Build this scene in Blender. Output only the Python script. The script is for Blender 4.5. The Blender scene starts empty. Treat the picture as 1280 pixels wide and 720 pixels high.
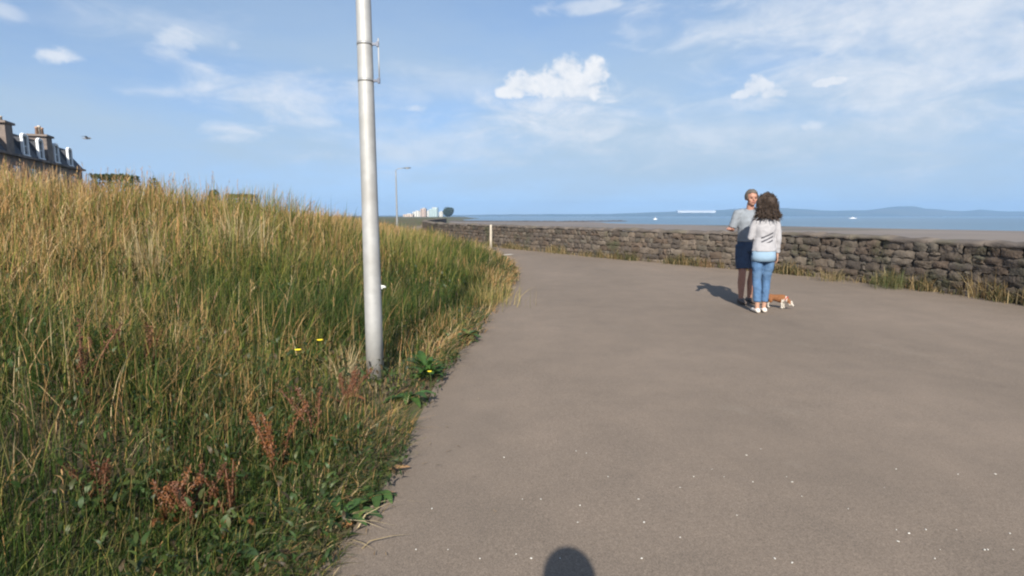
import bpy, bmesh, math, random
import numpy as np
from mathutils import Vector, Matrix, noise as mnoise

# ------------------------------------------------------------------ camera, sky, sun, exposure
random.seed(7)
RNG = np.random.default_rng(11)
S = bpy.context.scene
C = S.collection
PI = math.pi
F, PX, PY, CAMH = 700.0, 640.0, 360.0, 1.4
PITCH = math.atan(90.0 / F)
cam_d = bpy.data.cameras.new('camera')
cam_d.sensor_width = 36.0
cam_d.lens = 36.0 * F / 1280.0
cam_d.clip_start, cam_d.clip_end = 0.05, 30000
cam = bpy.data.objects.new('camera', cam_d)
C.objects.link(cam)
cam.location = (0, 0, CAMH)
cam.rotation_euler = (PI / 2 - PITCH, 0, 0)
S.camera = cam

SUN_EL, SUN_AZ = math.radians(33.0), math.radians(185.3)     # azimuth clockwise from +Y (behind the camera)
SKY_STRENGTH = 0.10
world = bpy.data.worlds.new('World')
S.world = world
world.use_nodes = True
sun_d = bpy.data.lights.new('sun', 'SUN')
sun_d.energy, sun_d.angle, sun_d.color = 4.4, math.radians(0.55), (1.0, 0.93, 0.82)
sun = bpy.data.objects.new('sun', sun_d)
C.objects.link(sun)
to_sun = Vector((math.sin(SUN_AZ) * math.cos(SUN_EL), math.cos(SUN_AZ) * math.cos(SUN_EL), math.sin(SUN_EL)))
sun.rotation_euler = to_sun.to_track_quat('Z', 'Y').to_euler()
sun.location = to_sun * 60
S.view_settings.view_transform = 'Standard'
S.view_settings.look = 'None'
S.view_settings.exposure = 0.95
S.view_settings.gamma = 1.0
S.render.engine = 'CYCLES'
S.cycles.max_bounces = 4
S.cycles.transparent_max_bounces = 6
S.cycles.volume_bounces = 0
S.cycles.filter_width = 2.15


def pix_dir(px, py):
    u, v = (px - PX) / F, (PY - py) / F
    c, s = math.cos(PITCH), math.sin(PITCH)
    return Vector((u, c + v * s, -s + v * c))


def build_sky():
    nt = world.node_tree
    nt.nodes.clear()
    N, L = nt.nodes.new, nt.links.new

    def val(x):
        n = N('ShaderNodeValue'); n.outputs[0].default_value = x; return n.outputs[0]

    def m(op, a, b=None, c=None, clamp=False):
        n = N('ShaderNodeMath'); n.operation = op; n.use_clamp = clamp
        for i, x in enumerate((a, b, c)):
            if x is None: continue
            if isinstance(x, (int, float)): n.inputs[i].default_value = x
            else: L(x, n.inputs[i])
        return n.outputs[0]

    def sstep(x, lo, hi):
        n = N('ShaderNodeMapRange'); n.interpolation_type = 'SMOOTHSTEP'
        L(x, n.inputs[0]); n.inputs[1].default_value = lo; n.inputs[2].default_value = hi
        return n.outputs[0]
    tc = N('ShaderNodeTexCoord')
    sep = N('ShaderNodeSeparateXYZ'); L(tc.outputs['Generated'], sep.inputs[0])
    x, y, z = sep.outputs
    az = m('ARCTAN2', x, y)
    el = m('ARCSINE', z)
    # cloud sheet coordinates: the direction carried out to a level layer
    zz = m('ADD', m('MAXIMUM', z, 0.0), 0.16)
    cx, cy = m('DIVIDE', x, zz), m('DIVIDE', y, zz)

    def fbm(vx, vy, scale, sx=1.0, sy=1.0, det=6, rough=0.55, off=0.0, dist=0.0):
        cmb = N('ShaderNodeCombineXYZ')
        L(m('MULTIPLY', vx, sx), cmb.inputs[0]); L(m('MULTIPLY', vy, sy), cmb.inputs[1]); cmb.inputs[2].default_value = off
        n = N('ShaderNodeTexNoise'); n.inputs['Scale'].default_value = scale
        n.inputs['Detail'].default_value = det; n.inputs['Roughness'].default_value = rough
        n.inputs['Distortion'].default_value = dist
        L(cmb.outputs[0], n.inputs['Vector']); return n.outputs['Fac']
    wisp = fbm(cx, cy, 0.85, 1.0, 1.25, 7, 0.6, 3.1, 0.4)
    veil = fbm(az, el, 2.2, 1.0, 3.2, 5, 0.55, 8.7, 0.2)
    puff = fbm(az, el, 26.0, 1.0, 1.25, 6, 0.58, 1.7, 0.25)
    soft = fbm(az, el, 9.0, 1.0, 2.6, 6, 0.6, 5.5, 0.5)

    bil = fbm(az, el, 48.0, 1.0, 1.1, 5, 0.55, 4.2, 0.15)

    def blob(px, py, wpx, hpx, flat=True):
        d = pix_dir(px, py).normalized()
        a0, e0 = math.atan2(d.x, d.y), math.asin(d.z)
        k = d.y * d.y if abs(d.y) > .3 else .3
        ra, re = wpx / F * (d.y ** 2), hpx / F * d.y
        dx = m('DIVIDE', m('SUBTRACT', az, a0), ra)
        dy = m('DIVIDE', m('SUBTRACT', el, e0), re)
        if flat:   # flatter below than above
            dy = m('MULTIPLY', dy, m('ADD', 1.0, m('MULTIPLY', m('LESS_THAN', dy, 0.0), 0.5)))
        return m('SQRT', m('ADD', m('MULTIPLY', dx, dx), m('MULTIPLY', dy, dy)))

    def cumulus(px, py, w, h, gain=1.0):
        r = blob(px, py, w, h)
        v = m('ADD', m('SUBTRACT', 1.0, r), m('MULTIPLY', m('SUBTRACT', puff, 0.5), 2.6))
        return m('MULTIPLY', sstep(v, 0.05, 0.95), gain)

    def wispy(px, py, w, h, gain, lo=0.1, hi=1.1):
        r = blob(px, py, w, h, False)
        v = m('ADD', m('SUBTRACT', 1.0, r), m('MULTIPLY', m('SUBTRACT', soft, 0.5), 3.2))
        return m('MULTIPLY', sstep(v, lo, hi), gain)
    def lobes(*cs, gain=1.0):
        tot = None
        for (px, py, w, h) in cs:
            b = m('MAXIMUM', m('SUBTRACT', 1.25, blob(px, py, w, h)), 0.0)
            tot = b if tot is None else m('MAXIMUM', tot, b)
        v = m('MULTIPLY_ADD', m('MULTIPLY', tot, 4.0, clamp=True), m('ADD', m('MULTIPLY', m('SUBTRACT', bil, 0.5), 1.9), m('MULTIPLY', m('SUBTRACT', puff, 0.5), 1.4)), m('MULTIPLY', tot, 1.2))
        return m('MULTIPLY', sstep(v, 0.08, 0.95), gain)
    parts = [lobes((709, 90, 22, 22), (743, 95, 22, 22), (690, 108, 34, 24), (654, 106, 26, 18), (724, 112, 36, 24), (640, 116, 22, 12)), wispy(700, 138, 95, 34, .8, -.3, 1.0),
             lobes((944, 111, 24, 16), (966, 116, 24, 12), (928, 119, 14, 9), (1026, 105, 14, 8), (1044, 102, 18, 8), gain=.82), cumulus(1018, 158, 22, 13, .55), wispy(955, 126, 50, 22, .6, -.2, 1.0),
             cumulus(70, 70, 32, 15, .75), cumulus(520, 136, 26, 8, .5),
             wispy(210, 48, 50, 26, .6), wispy(292, 56, 14, 10, .3), wispy(340, 118, 150, 40, .62, -.1, 1.2), wispy(290, 160, 80, 18, .6), wispy(180, 30, 150, 26, .3, -.2, 1.2),
             wispy(395, 152, 60, 12, .5), wispy(745, 8, 110, 14, .55), wispy(1150, 30, 260, 115, .72, -.7, 1.1), wispy(920, 34, 150, 30, .55, -.1, 1.2),
             wispy(0, 12, 45, 18, .45), wispy(700, 150, 190, 42, .62, -.2, 1.2), wispy(520, 185, 160, 34, .4, -.2, 1.2), wispy(900, 165, 230, 34, .42, -.3, 1.2), wispy(1130, 150, 170, 60, .35, -.4, 1.2), wispy(560, 110, 100, 30, .3, -.2, 1.2)]
    cl = parts[0]
    for q in parts[1:]:
        cl = m('MAXIMUM', cl, q)
    up = sstep(el, 0.0, 0.06)
    thin = m('MULTIPLY', sstep(wisp, 0.48, 0.78), 0.35)
    # a thin high veil that is thicker towards the lower sky
    low = m('SUBTRACT', 1.0, sstep(el, 0.05, 0.42))
    v2 = m('MULTIPLY', sstep(veil, 0.22, 0.66), m('ADD', 0.24, m('MULTIPLY', low, 0.66)))
    cl = m('MULTIPLY', cl, up, clamp=True)
    vl = m('MULTIPLY', m('MAXIMUM', thin, v2), 1.0, clamp=True)
    sky = N('ShaderNodeTexSky'); sky.sky_type = 'NISHITA'; sky.sun_disc = False
    sky.sun_elevation = SUN_EL; sky.sun_rotation = SUN_AZ
    sky.air_density, sky.dust_density, sky.ozone_density = 1.0, 0.4, 0.7
    # the sky is read a little above its true height: this evens out its brightening towards the skyline
    cv = N('ShaderNodeCombineXYZ'); L(x, cv.inputs[0]); L(y, cv.inputs[1])
    L(m('ADD', m('MULTIPLY', m('MAXIMUM', z, 0.0), 0.75), 0.24), cv.inputs[2])
    nv = N('ShaderNodeVectorMath'); nv.operation = 'NORMALIZE'; L(cv.outputs[0], nv.inputs[0]); L(nv.outputs[0], sky.inputs['Vector'])
    bg = N('ShaderNodeBackground'); bg.inputs[1].default_value = SKY_STRENGTH
    L(sky.outputs[0], bg.inputs[0])
    cb = N('ShaderNodeBackground')
    
    cr = N('ShaderNodeValToRGB'); L(m('MULTIPLY_ADD', bil, .5, m('MULTIPLY', puff, .5)), cr.inputs[0])  # shading of the clouds put into their colour, grey to white by noise
    cr.color_ramp.elements[0].position, cr.color_ramp.elements[0].color = .36, (.76, .82, .91, 1)
    cr.color_ramp.elements[1].position, cr.color_ramp.elements[1].color = .58, (.97, .98, 1.0, 1)
    L(cr.outputs[0], cb.inputs[0]); cb.inputs[1].default_value = 0.50
    vb = N('ShaderNodeBackground'); vb.inputs[0].default_value = (0.59, 0.735, 0.865, 1); vb.inputs[1].default_value = 0.43
    mv = N('ShaderNodeMixShader'); L(vl, mv.inputs[0]); L(bg.outputs[0], mv.inputs[1]); L(vb.outputs[0], mv.inputs[2])
    mix = N('ShaderNodeMixShader'); L(cl, mix.inputs[0]); L(mv.outputs[0], mix.inputs[1]); L(cb.outputs[0], mix.inputs[2])
    out = N('ShaderNodeOutputWorld'); L(mix.outputs[0], out.inputs[0])


build_sky()


# ------------------------------------------------------------------ helpers: objects
def link(name, me, mat=None, parent=None):
    o = bpy.data.objects.new(name, me)
    C.objects.link(o)
    if mat is not None: me.materials.append(mat)
    if parent is not None: o.parent = parent
    return o


def obj(name, bm, mat=None, parent=None, smooth=False):
    me = bpy.data.meshes.new(name)
    bmesh.ops.recalc_face_normals(bm, faces=bm.faces)
    bm.to_mesh(me); bm.free()
    if smooth:
        for p in me.polygons: p.use_smooth = True
    return link(name, me, mat, parent)


def tag(o, label=None, cat=None, group=None, kind=None):
    if label: o['label'] = label
    if cat: o['category'] = cat
    if group: o['group'] = group
    if kind: o['kind'] = kind
    return o


def thing(name, label, cat, loc=(0, 0, 0), rotz=0.0, group=None):
    o = bpy.data.objects.new(name, None)
    C.objects.link(o)
    o.location = loc; o.rotation_euler = (0, 0, rotz); o.empty_display_size = .2
    return tag(o, label, cat, group)


def dup(root, loc, rotz, label=None, scale=None):
    r = root.copy(); C.objects.link(r)
    r.location = loc; r.rotation_euler = (root.rotation_euler.x, root.rotation_euler.y, rotz)
    if scale: r.scale = scale
    if label: r['label'] = label
    for ch in list(root.children):
        c = ch.copy(); C.objects.link(c); c.parent = r
        for g in ch.children:
            d = g.copy(); C.objects.link(d); d.parent = c
    return r


def box(bm, c, s, rot=None):
    r = bmesh.ops.create_cube(bm, size=1.0)
    M = Matrix.Translation(Vector(c)) @ (rot.to_4x4() if rot else Matrix.Identity(4)) @ Matrix.Diagonal((s[0], s[1], s[2], 1))
    bmesh.ops.transform(bm, matrix=M, verts=r['verts'])
    return r['verts']


def tube(bm, pts, rad, sides=10, caps=True, flat=None, side=None):
    """Tapered tube through pts; rad: one radius per point, or (rx, ry) along the side vector and across it."""
    pts = [Vector(p) for p in pts]
    rings = []
    for i, p in enumerate(pts):
        a = pts[max(i - 1, 0)]; b = pts[min(i + 1, len(pts) - 1)]
        t = (b - a).normalized()
        ref = Vector(side) if side is not None else (Vector((1, 0, 0)) if abs(t.x) < .9 else Vector((0, 0, 1)))
        u = (ref - t * ref.dot(t)).normalized()
        w = t.cross(u)
        r = rad[i] if isinstance(rad, (list, tuple)) else rad
        rx, ry = r if isinstance(r, (list, tuple)) else (r, r)
        rings.append([bm.verts.new(p + u * (rx * math.cos(k * 2 * PI / sides)) + w * (ry * math.sin(k * 2 * PI / sides))) for k in range(sides)])
    for a, b in zip(rings[:-1], rings[1:]):
        for k in range(sides):
            bm.faces.new((a[k], a[(k + 1) % sides], b[(k + 1) % sides], b[k]))
    if caps:
        bm.faces.new(rings[0][::-1]); bm.faces.new(rings[-1])
    return rings


ICO = {}


def ball(bm, c, r, sub=2):
    if sub not in ICO:
        t = bmesh.new(); bmesh.ops.create_icosphere(t, subdivisions=sub, radius=1.0)
        t.verts.index_update()
        ICO[sub] = ([v.co.copy() for v in t.verts], [[v.index for v in f_.verts] for f_ in t.faces]); t.free()
    s = r if isinstance(r, (tuple, list)) else (r, r, r)
    vs = [bm.verts.new((c[0] + v.x * s[0], c[1] + v.y * s[1], c[2] + v.z * s[2])) for v in ICO[sub][0]]
    for f_ in ICO[sub][1]: bm.faces.new([vs[k] for k in f_])
    return vs


def fused(name, bm, mat, parent=None, voxel=.008, smooth_it=4):
    """Melt overlapping closed pieces into one continuous skin."""
    me = bpy.data.meshes.new(name)
    bmesh.ops.recalc_face_normals(bm, faces=bm.faces)
    bm.to_mesh(me); bm.free()
    t = bpy.data.objects.new('tmp', me); C.objects.link(t)
    r = t.modifiers.new('r', 'REMESH'); r.mode = 'VOXEL'; r.voxel_size = voxel
    s = t.modifiers.new('s', 'SMOOTH'); s.factor = .5; s.iterations = smooth_it
    bpy.context.view_layer.update()
    ev = t.evaluated_get(bpy.context.evaluated_depsgraph_get())
    nm = bpy.data.meshes.new_from_object(ev)
    bpy.data.objects.remove(t); bpy.data.meshes.remove(me)
    nm.name = name
    nm.materials.clear()
    nm.polygons.foreach_set('use_smooth', [True] * len(nm.polygons))
    return link(name, nm, mat, parent)


def np_mesh(name, V, quads=None, tris=None, col=None, mat=None, parent=None, smooth=False):
    V = np.asarray(V, np.float32).reshape(-1, 3)
    me = bpy.data.meshes.new(name)
    loops, starts, tot = [], [], 0
    for arr, k in ((quads, 4), (tris, 3)):
        if arr is None or len(arr) == 0: continue
        arr = np.asarray(arr, np.int32).reshape(-1, k)
        loops.append(arr.ravel()); starts.append(tot + np.arange(len(arr), dtype=np.int32) * k); tot += arr.size
    loops, starts = np.concatenate(loops), np.concatenate(starts)
    me.vertices.add(len(V)); me.vertices.foreach_set('co', V.ravel())
    me.loops.add(len(loops)); me.loops.foreach_set('vertex_index', loops)
    me.polygons.add(len(starts)); me.polygons.foreach_set('loop_start', starts)
    if smooth: me.polygons.foreach_set('use_smooth', np.ones(len(starts), bool))
    me.update(calc_edges=True)
    if col is not None:
        ca = me.color_attributes.new('Col', 'FLOAT_COLOR', 'POINT')
        cc = np.ones((len(V), 4), np.float32); cc[:, :3] = np.asarray(col, np.float32).reshape(-1, 3)
        ca.data.foreach_set('color', cc.ravel())
    return link(name, me, mat, parent)


# ------------------------------------------------------------------ helpers: materials
def mat(name, base, rough=.8, metal=0.0, vary=.25, scale=6.0, bump=0.0, bump_scale=None, spec=.3, col2=None, attr=False,
        transl=0.0, detail=5, coords='Object', stain=None):
    M = bpy.data.materials.new(name); M.use_nodes = True
    nt = M.node_tree; b = nt.nodes['Principled BSDF']
    N, L = nt.nodes.new, nt.links.new
    b.inputs['Roughness'].default_value = rough; b.inputs['Metallic'].default_value = metal
    b.inputs['Specular IOR Level'].default_value = spec
    tc = N('ShaderNodeTexCoord')
    n = N('ShaderNodeTexNoise'); n.inputs['Scale'].default_value = scale; n.inputs['Detail'].default_value = detail
    n.inputs['Roughness'].default_value = .6
    L(tc.outputs[coords], n.inputs['Vector'])
    mr = N('ShaderNodeMapRange'); mr.inputs[1].default_value = .28; mr.inputs[2].default_value = .72
    L(n.outputs['Fac'], mr.inputs[0])
    mix = N('ShaderNodeMix'); mix.data_type = 'RGBA'
    L(mr.outputs[0], mix.inputs[0])
    if attr:
        at = N('ShaderNodeAttribute'); at.attribute_name = 'Col'
        lo = N('ShaderNodeMix'); lo.data_type = 'RGBA'; lo.blend_type = 'MULTIPLY'; lo.inputs[0].default_value = 1
        L(at.outputs['Color'], lo.inputs[6]); lo.inputs[7].default_value = (1 - vary, 1 - vary, 1 - vary, 1)
        hi = N('ShaderNodeMix'); hi.data_type = 'RGBA'; hi.blend_type = 'MULTIPLY'; hi.inputs[0].default_value = 1
        L(at.outputs['Color'], hi.inputs[6]); hi.inputs[7].default_value = (1 + vary, 1 + vary, 1 + vary, 1)
        L(lo.outputs[2], mix.inputs[6]); L(hi.outputs[2], mix.inputs[7])
    else:
        c2 = col2 or tuple(min(1, c * (1 + vary)) for c in base)
        c1 = base if col2 else tuple(c * (1 - vary) for c in base)
        mix.inputs[6].default_value = (*c1, 1); mix.inputs[7].default_value = (*c2, 1)
    colour = mix.outputs[2]
    if stain:   # (colour, scale, lo, hi)
        sc, ss, lo_, hi_ = stain
        n2 = N('ShaderNodeTexNoise'); n2.inputs['Scale'].default_value = ss; n2.inputs['Detail'].default_value = 6
        L(tc.outputs[coords], n2.inputs['Vector'])
        m2 = N('ShaderNodeMapRange'); m2.inputs[1].default_value = lo_; m2.inputs[2].default_value = hi_
        L(n2.outputs['Fac'], m2.inputs[0])
        x2 = N('ShaderNodeMix'); x2.data_type = 'RGBA'
        L(m2.outputs[0], x2.inputs[0]); L(colour, x2.inputs[6]); x2.inputs[7].default_value = (*sc, 1)
        colour = x2.outputs[2]
    L(colour, b.inputs['Base Color'])
    if bump:
        n3 = N('ShaderNodeTexNoise'); n3.inputs['Scale'].default_value = bump_scale or scale * 6; n3.inputs['Detail'].default_value = 4
        L(tc.outputs[coords], n3.inputs['Vector'])
        bp = N('ShaderNodeBump'); bp.inputs['Strength'].default_value = bump; bp.inputs['Distance'].default_value = .02
        L(n3.outputs['Fac'], bp.inputs['Height']); L(bp.outputs[0], b.inputs['Normal'])
    if transl:
        t = N('ShaderNodeBsdfTranslucent'); L(colour, t.inputs[0])
        ms = N('ShaderNodeMixShader'); ms.inputs[0].default_value = transl
        out = nt.nodes['Material Output']
        L(b.outputs[0], ms.inputs[1]); L(t.outputs[0], ms.inputs[2]); L(ms.outputs[0], out.inputs[0])
    return M


def asphalt_material():
    M = bpy.data.materials.new('worn_asphalt'); M.use_nodes = True
    nt = M.node_tree; b = nt.nodes['Principled BSDF']; N, L = nt.nodes.new, nt.links.new
    tc = N('ShaderNodeTexCoord')

    def noise(scale, det, rough=.6, sy=1.0):
        mp = N('ShaderNodeMapping'); mp.inputs['Scale'].default_value = (1, sy, 1); L(tc.outputs['Object'], mp.inputs[0])
        n = N('ShaderNodeTexNoise'); n.inputs['Scale'].default_value = scale; n.inputs['Detail'].default_value = det
        n.inputs['Roughness'].default_value = rough; L(mp.outputs[0], n.inputs['Vector']); return n.outputs['Fac']

    def ramp(f, *stops):
        r = N('ShaderNodeValToRGB'); L(f, r.inputs[0])
        e = r.color_ramp.elements
        while len(e) < len(stops): e.new(.5)
        for el, (p, c) in zip(e, stops): el.position = p; el.color = (*c, 1)
        return r.outputs[0]

    def mixc(f, a, c, mode='MIX'):
        x = N('ShaderNodeMix'); x.data_type = 'RGBA'; x.blend_type = mode
        if isinstance(f, float): x.inputs[0].default_value = f
        else: L(f, x.inputs[0])
        L(a, x.inputs[6]); L(c, x.inputs[7]); return x.outputs[2]
    big = ramp(noise(.35, 5, .6, .6), (.30, (.156, .127, .102)), (.52, (.186, .150, .120)), (.72, (.212, .170, .136)))
    mid = ramp(noise(2.3, 6, .65), (.25, (.88, .885, .89)), (.75, (1.09, 1.075, 1.06)))
    c = mixc(1.0, big, mid, 'MULTIPLY')
    grit = ramp(noise(190, 3, .7), (.28, (.58, .57, .56)), (.52, (1.0, 1.0, 1.0)), (.76, (1.6, 1.57, 1.52)))
    c = mixc(1.0, c, grit, 'MULTIPLY')
    grit2 = ramp(noise(55, 4, .75), (.32, (.88, .87, .86)), (.52, (1.0, 1.0, 1.0)), (.74, (1.13, 1.12, 1.11)))
    c = mixc(1.0, c, grit2, 'MULTIPLY')
    # worn pale patches where the surface has rubbed through
    pat = N('ShaderNodeMapRange'); pat.inputs[1].default_value = .60; pat.inputs[2].default_value = .74; pat.inputs[4].default_value = .35
    L(noise(.8, 7, .7), pat.inputs[0])
    rgb = N('ShaderNodeRGB'); rgb.outputs[0].default_value = (.23, .20, .165, 1)
    c = mixc(pat.outputs[0], c, rgb.outputs[0])
    L(c, b.inputs['Base Color'])
    b.inputs['Roughness'].default_value = .9; b.inputs['Specular IOR Level'].default_value = .2
    bp = N('ShaderNodeBump'); bp.inputs['Strength'].default_value = .35; bp.inputs['Distance'].default_value = .004
    L(noise(160, 3, .7), bp.inputs['Height']); L(bp.outputs[0], b.inputs['Normal'])
    return M


M_ASPHALT = asphalt_material()
M_SOIL = mat('dry_soil', (.10, .075, .045), .95, vary=.35, scale=3, bump=.4, stain=((.07, .085, .03), .5, .4, .6))
M_SAND = mat('wet_sand', (.20, .165, .135), .8, vary=.2, scale=.02, col2=(.135, .11, .095), stain=((.075, .075, .05), .012, .52, .66))
M_SEA = mat('sea_water', (.045, .11, .17), .28, vary=.2, scale=.004, bump=.08, bump_scale=.12, spec=.35)
M_HILL = mat('far_hill', (.032, .05, .035), .95, vary=.4, scale=.004, stain=((.07, .075, .05), .002, .5, .62))
M_GRASS = mat('grass_blade', (1, 1, 1), .55, vary=.15, scale=1.5, attr=True, transl=.40, spec=.2)
M_STRAW = mat('dry_grass_blade', (1, 1, 1), .7, vary=.15, scale=1.5, attr=True, transl=.38, spec=.15)
M_LEAF = mat('weed_leaf', (1, 1, 1), .5, vary=.2, scale=20, attr=True, transl=.25, spec=.3)
M_STONE = mat('rubble_stone', (1, 1, 1), .92, vary=.3, scale=9, attr=True, bump=.8, bump_scale=26, spec=.15, stain=((.075, .078, .045), 1.3, .56, .72))
M_MORTAR = mat('old_mortar', (.105, .088, .074), .95, vary=.3, scale=5, bump=.5)
M_COPING = mat('weathered_coping', (.105, .088, .076), .93, vary=.3, scale=2.5, bump=.6, bump_scale=30, stain=((.11, .10, .07), 1.1, .52, .75))
M_STEEL = mat('galvanised_steel', (.40, .40, .39), .62, metal=.35, vary=.10, scale=14, bump=.03, spec=.5, stain=((.29, .28, .26), 2.2, .48, .74))
M_DARKMETAL = mat('dark_clamp_metal', (.10, .11, .14), .5, metal=.5, vary=.2)
M_GLASSW = mat('window_glass', (.035, .045, .06), .12, vary=.2, scale=2, spec=.6)
M_WHITEP = mat('white_painted_wood', (.74, .75, .76), .5, vary=.06, scale=8)
M_SLATE = mat('roof_slate', (.062, .066, .078), .75, vary=.3, scale=5, bump=.5, bump_scale=18)
M_SANDST = mat('grey_sandstone', (.19, .155, .135), .9, vary=.25, scale=2, bump=.3, stain=((.09, .08, .075), .8, .5, .7))
M_POT = mat('clay_pot', (.38, .24, .16), .8, vary=.25, scale=4)
M_POT2 = mat('buff_clay_pot', (.50, .44, .36), .8, vary=.2, scale=4)
M_BARK = mat('tree_bark', (.09, .07, .05), .95, vary=.3, scale=6, bump=.6)
M_POSTW = mat('pale_wood_post', (.42, .37, .30), .85, vary=.25, scale=12, bump=.2)


# ------------------------------------------------------------------ terrain functions
EDGE = np.array([(-.9, -14), (-.85, -3), (-.78, 1.0), (-.75, 2.03), (-.70, 2.4), (-.60, 2.9), (-.62, 3.97), (-.44, 6.05), (-.18, 8.48), (.14, 12.27),
                 (.02, 16.4), (-.74, 20.6), (-2.3, 25.2), (-5.2, 32), (-8.2, 41), (-10.2, 51), (-12.2, 68), (-15, 100)], float)
WALL = np.array([(8.7, -14), (8.55, -2), (8.4, 5), (8.14, 8.79), (7.6, 11.2), (6.95, 13.1), (6.0, 14.69), (3.72, 17.93), (1.8, 21.02), (0, 24.12),
                 (-2.1, 28.4), (-4.4, 34), (-6.4, 42), (-8.2, 52), (-10, 70), (-12, 100)], float)
COAST = np.vstack([np.array([(9.5, -300.)]), WALL, np.array([(-22, 180), (-45, 320), (-68, 650), (-78, 1100), (-600, 2400), (-3000, 5200.)])])


def resample(P, step):
    """Catmull-Rom through P, then points every `step`."""
    P = np.asarray(P, float); out = []
    Q = np.vstack([2 * P[0] - P[1], P, 2 * P[-1] - P[-2]])
    for i in range(1, len(Q) - 2):
        a, b, c, d = Q[i - 1], Q[i], Q[i + 1], Q[i + 2]
        for t in np.linspace(0, 1, 12, endpoint=False):
            out.append(.5 * ((2 * b) + (c - a) * t + (2 * a - 5 * b + 4 * c - d) * t * t + (3 * b - a - 3 * c + d) * t ** 3))
    out = np.array(out + [P[-1]])
    seg = np.hypot(*np.diff(out, axis=0).T); s = np.r_[0, np.cumsum(seg)]
    n = max(2, int(s[-1] / step) + 1); ss = np.linspace(0, s[-1], n)
    return np.c_[np.interp(ss, s, out[:, 0]), np.interp(ss, s, out[:, 1])]


def signed_dist(x, y, P):
    """Distance to the polyline P, positive on its left."""
    best = np.full(x.shape, 1e18); sg = np.zeros(x.shape)
    for (ax, ay), (bx, by) in zip(P[:-1], P[1:]):
        dx, dy = bx - ax, by - ay
        t = np.clip(((x - ax) * dx + (y - ay) * dy) / (dx * dx + dy * dy), 0, 1)
        ex, ey = x - ax - t * dx, y - ay - t * dy
        d2 = ex * ex + ey * ey
        cr = dx * (y - ay) - dy * (x - ax)
        u = d2 < best - 1e-9
        best = np.where(u, d2, best); sg = np.where(u, np.sign(cr), sg)
    return np.sqrt(best) * sg


LAT = RNG.random((257, 257))


def vnoise(x, y, scale, off=0.0):
    u, v = np.asarray(x) / scale + 57.3 + off, np.asarray(y) / scale + 91.7 + off * 1.7
    i, j = np.floor(u).astype(int), np.floor(v).astype(int)
    fu, fv = u - i, v - j
    fu, fv = fu * fu * (3 - 2 * fu), fv * fv * (3 - 2 * fv)
    g = lambda a, b: LAT[a % 256, b % 256]
    return (g(i, j) * (1 - fu) + g(i + 1, j) * fu) * (1 - fv) + (g(i, j + 1) * (1 - fu) + g(i + 1, j + 1) * fu) * fv


EDGE_F = resample(EDGE, .5)
WALL_F = resample(WALL, .5)


class DistGrid:
    """Signed distance to a polyline, tabulated once and read back by bilinear lookup."""

    def __init__(self, P, x0=-76., x1=16., y0=-16., y1=104., st=.3):
        self.a = (x0, y0, st)
        xs, ys = np.arange(x0, x1, st), np.arange(y0, y1, st)
        A, B = np.meshgrid(xs, ys)
        self.g = signed_dist(A, B, P)

    def __call__(self, x, y):
        x0, y0, st = self.a
        u = np.clip((np.asarray(x, float) - x0) / st, 0, self.g.shape[1] - 1.001)
        v = np.clip((np.asarray(y, float) - y0) / st, 0, self.g.shape[0] - 1.001)
        i, j = u.astype(int), v.astype(int); fu, fv = u - i, v - j
        G = self.g
        return (G[j, i] * (1 - fu) + G[j, i + 1] * fu) * (1 - fv) + (G[j + 1, i] * (1 - fu) + G[j + 1, i + 1] * fu) * fv


edge_dist = DistGrid(resample(EDGE, .8))
wall_dist = DistGrid(resample(WALL, 1.5), st=.6)


def bank_z(x, y, s=None):
    x, y = np.asarray(x, float), np.asarray(y, float)
    if s is None: s = edge_dist(x, y)
    H = np.interp(y, [-6, 1, 4, 8, 10, 12, 14.5, 18, 23, 27, 33, 60], [1.0, 1.0, 1.2, 1.62, 1.74, 1.24, .96, .98, 1.02, .90, .66, .66])
    t = np.clip((s - .62) / 8.4, 0, 1)
    g = 1 - (1 - t) ** 1.75
    b = (vnoise(x, y, 2.2) - .5) * .28 + (vnoise(x, y, .7, 9) - .5) * .10
    return np.where(s > 0, H * g + b * np.clip((s - .3) / 1.5, 0, 1) + .02 * np.clip(s / .3, 0, 1), 0.0)


def ground_at(x, y):
    return float(bank_z(np.array([x]), np.array([y]))[0])


def hit(px, py):
    """The point of the ground that this pixel of the photograph shows (path level or bank)."""
    d = pix_dir(px, py)
    t = .5
    while t < 120:
        p = Vector((0, 0, CAMH)) + d * t
        if p.z <= ground_at(p.x, p.y): return p
        t += .03 if t < 12 else .15
    return p


# ------------------------------------------------------------------ ground, path, beach, sea, hills
def axis_samples(a, b, fine, far_lo, far_hi, n_far):
    near = np.arange(a, b + 1e-6, fine)
    k = np.linspace(0, 1, n_far + 1)[1:]
    lo = a - (a - far_lo) * k ** 3 if far_lo < a else []
    hi = b + (far_hi - b) * k ** 3
    return np.r_[np.array(lo)[::-1], near, hi]


gx = axis_samples(-30, 11, .22, -5800, 5800, 40)
gy = axis_samples(-12, 62, .3, -260, 6900, 46)
X, Y = np.meshgrid(gx, gy)
e_s = np.where((X > -75) & (X < 15) & (Y > -15) & (Y < 102), edge_dist(X, Y), signed_dist(X, Y, EDGE)); c_s = signed_dist(X, Y, COAST)
Z = np.where(c_s > -.25, 0.0, np.maximum(-3.75, -.2 + (c_s + .25) * 14))
near_bank = (e_s > 0) & (c_s > 0)
Z = np.where(near_bank, bank_z(X, Y, e_s), Z)
Z = np.where((Y > 70) & (c_s > 0), np.minimum(Z, 1.2) * np.clip(1 - (Y - 70) / 300, 0, 1), Z)
Z = np.where((e_s <= 0) & (c_s > -.25), -.012, Z)
idx = np.arange(X.size).reshape(X.shape)
quads = np.stack([idx[:-1, :-1], idx[:-1, 1:], idx[1:, 1:], idx[1:, :-1]], -1).reshape(-1, 4)
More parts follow.
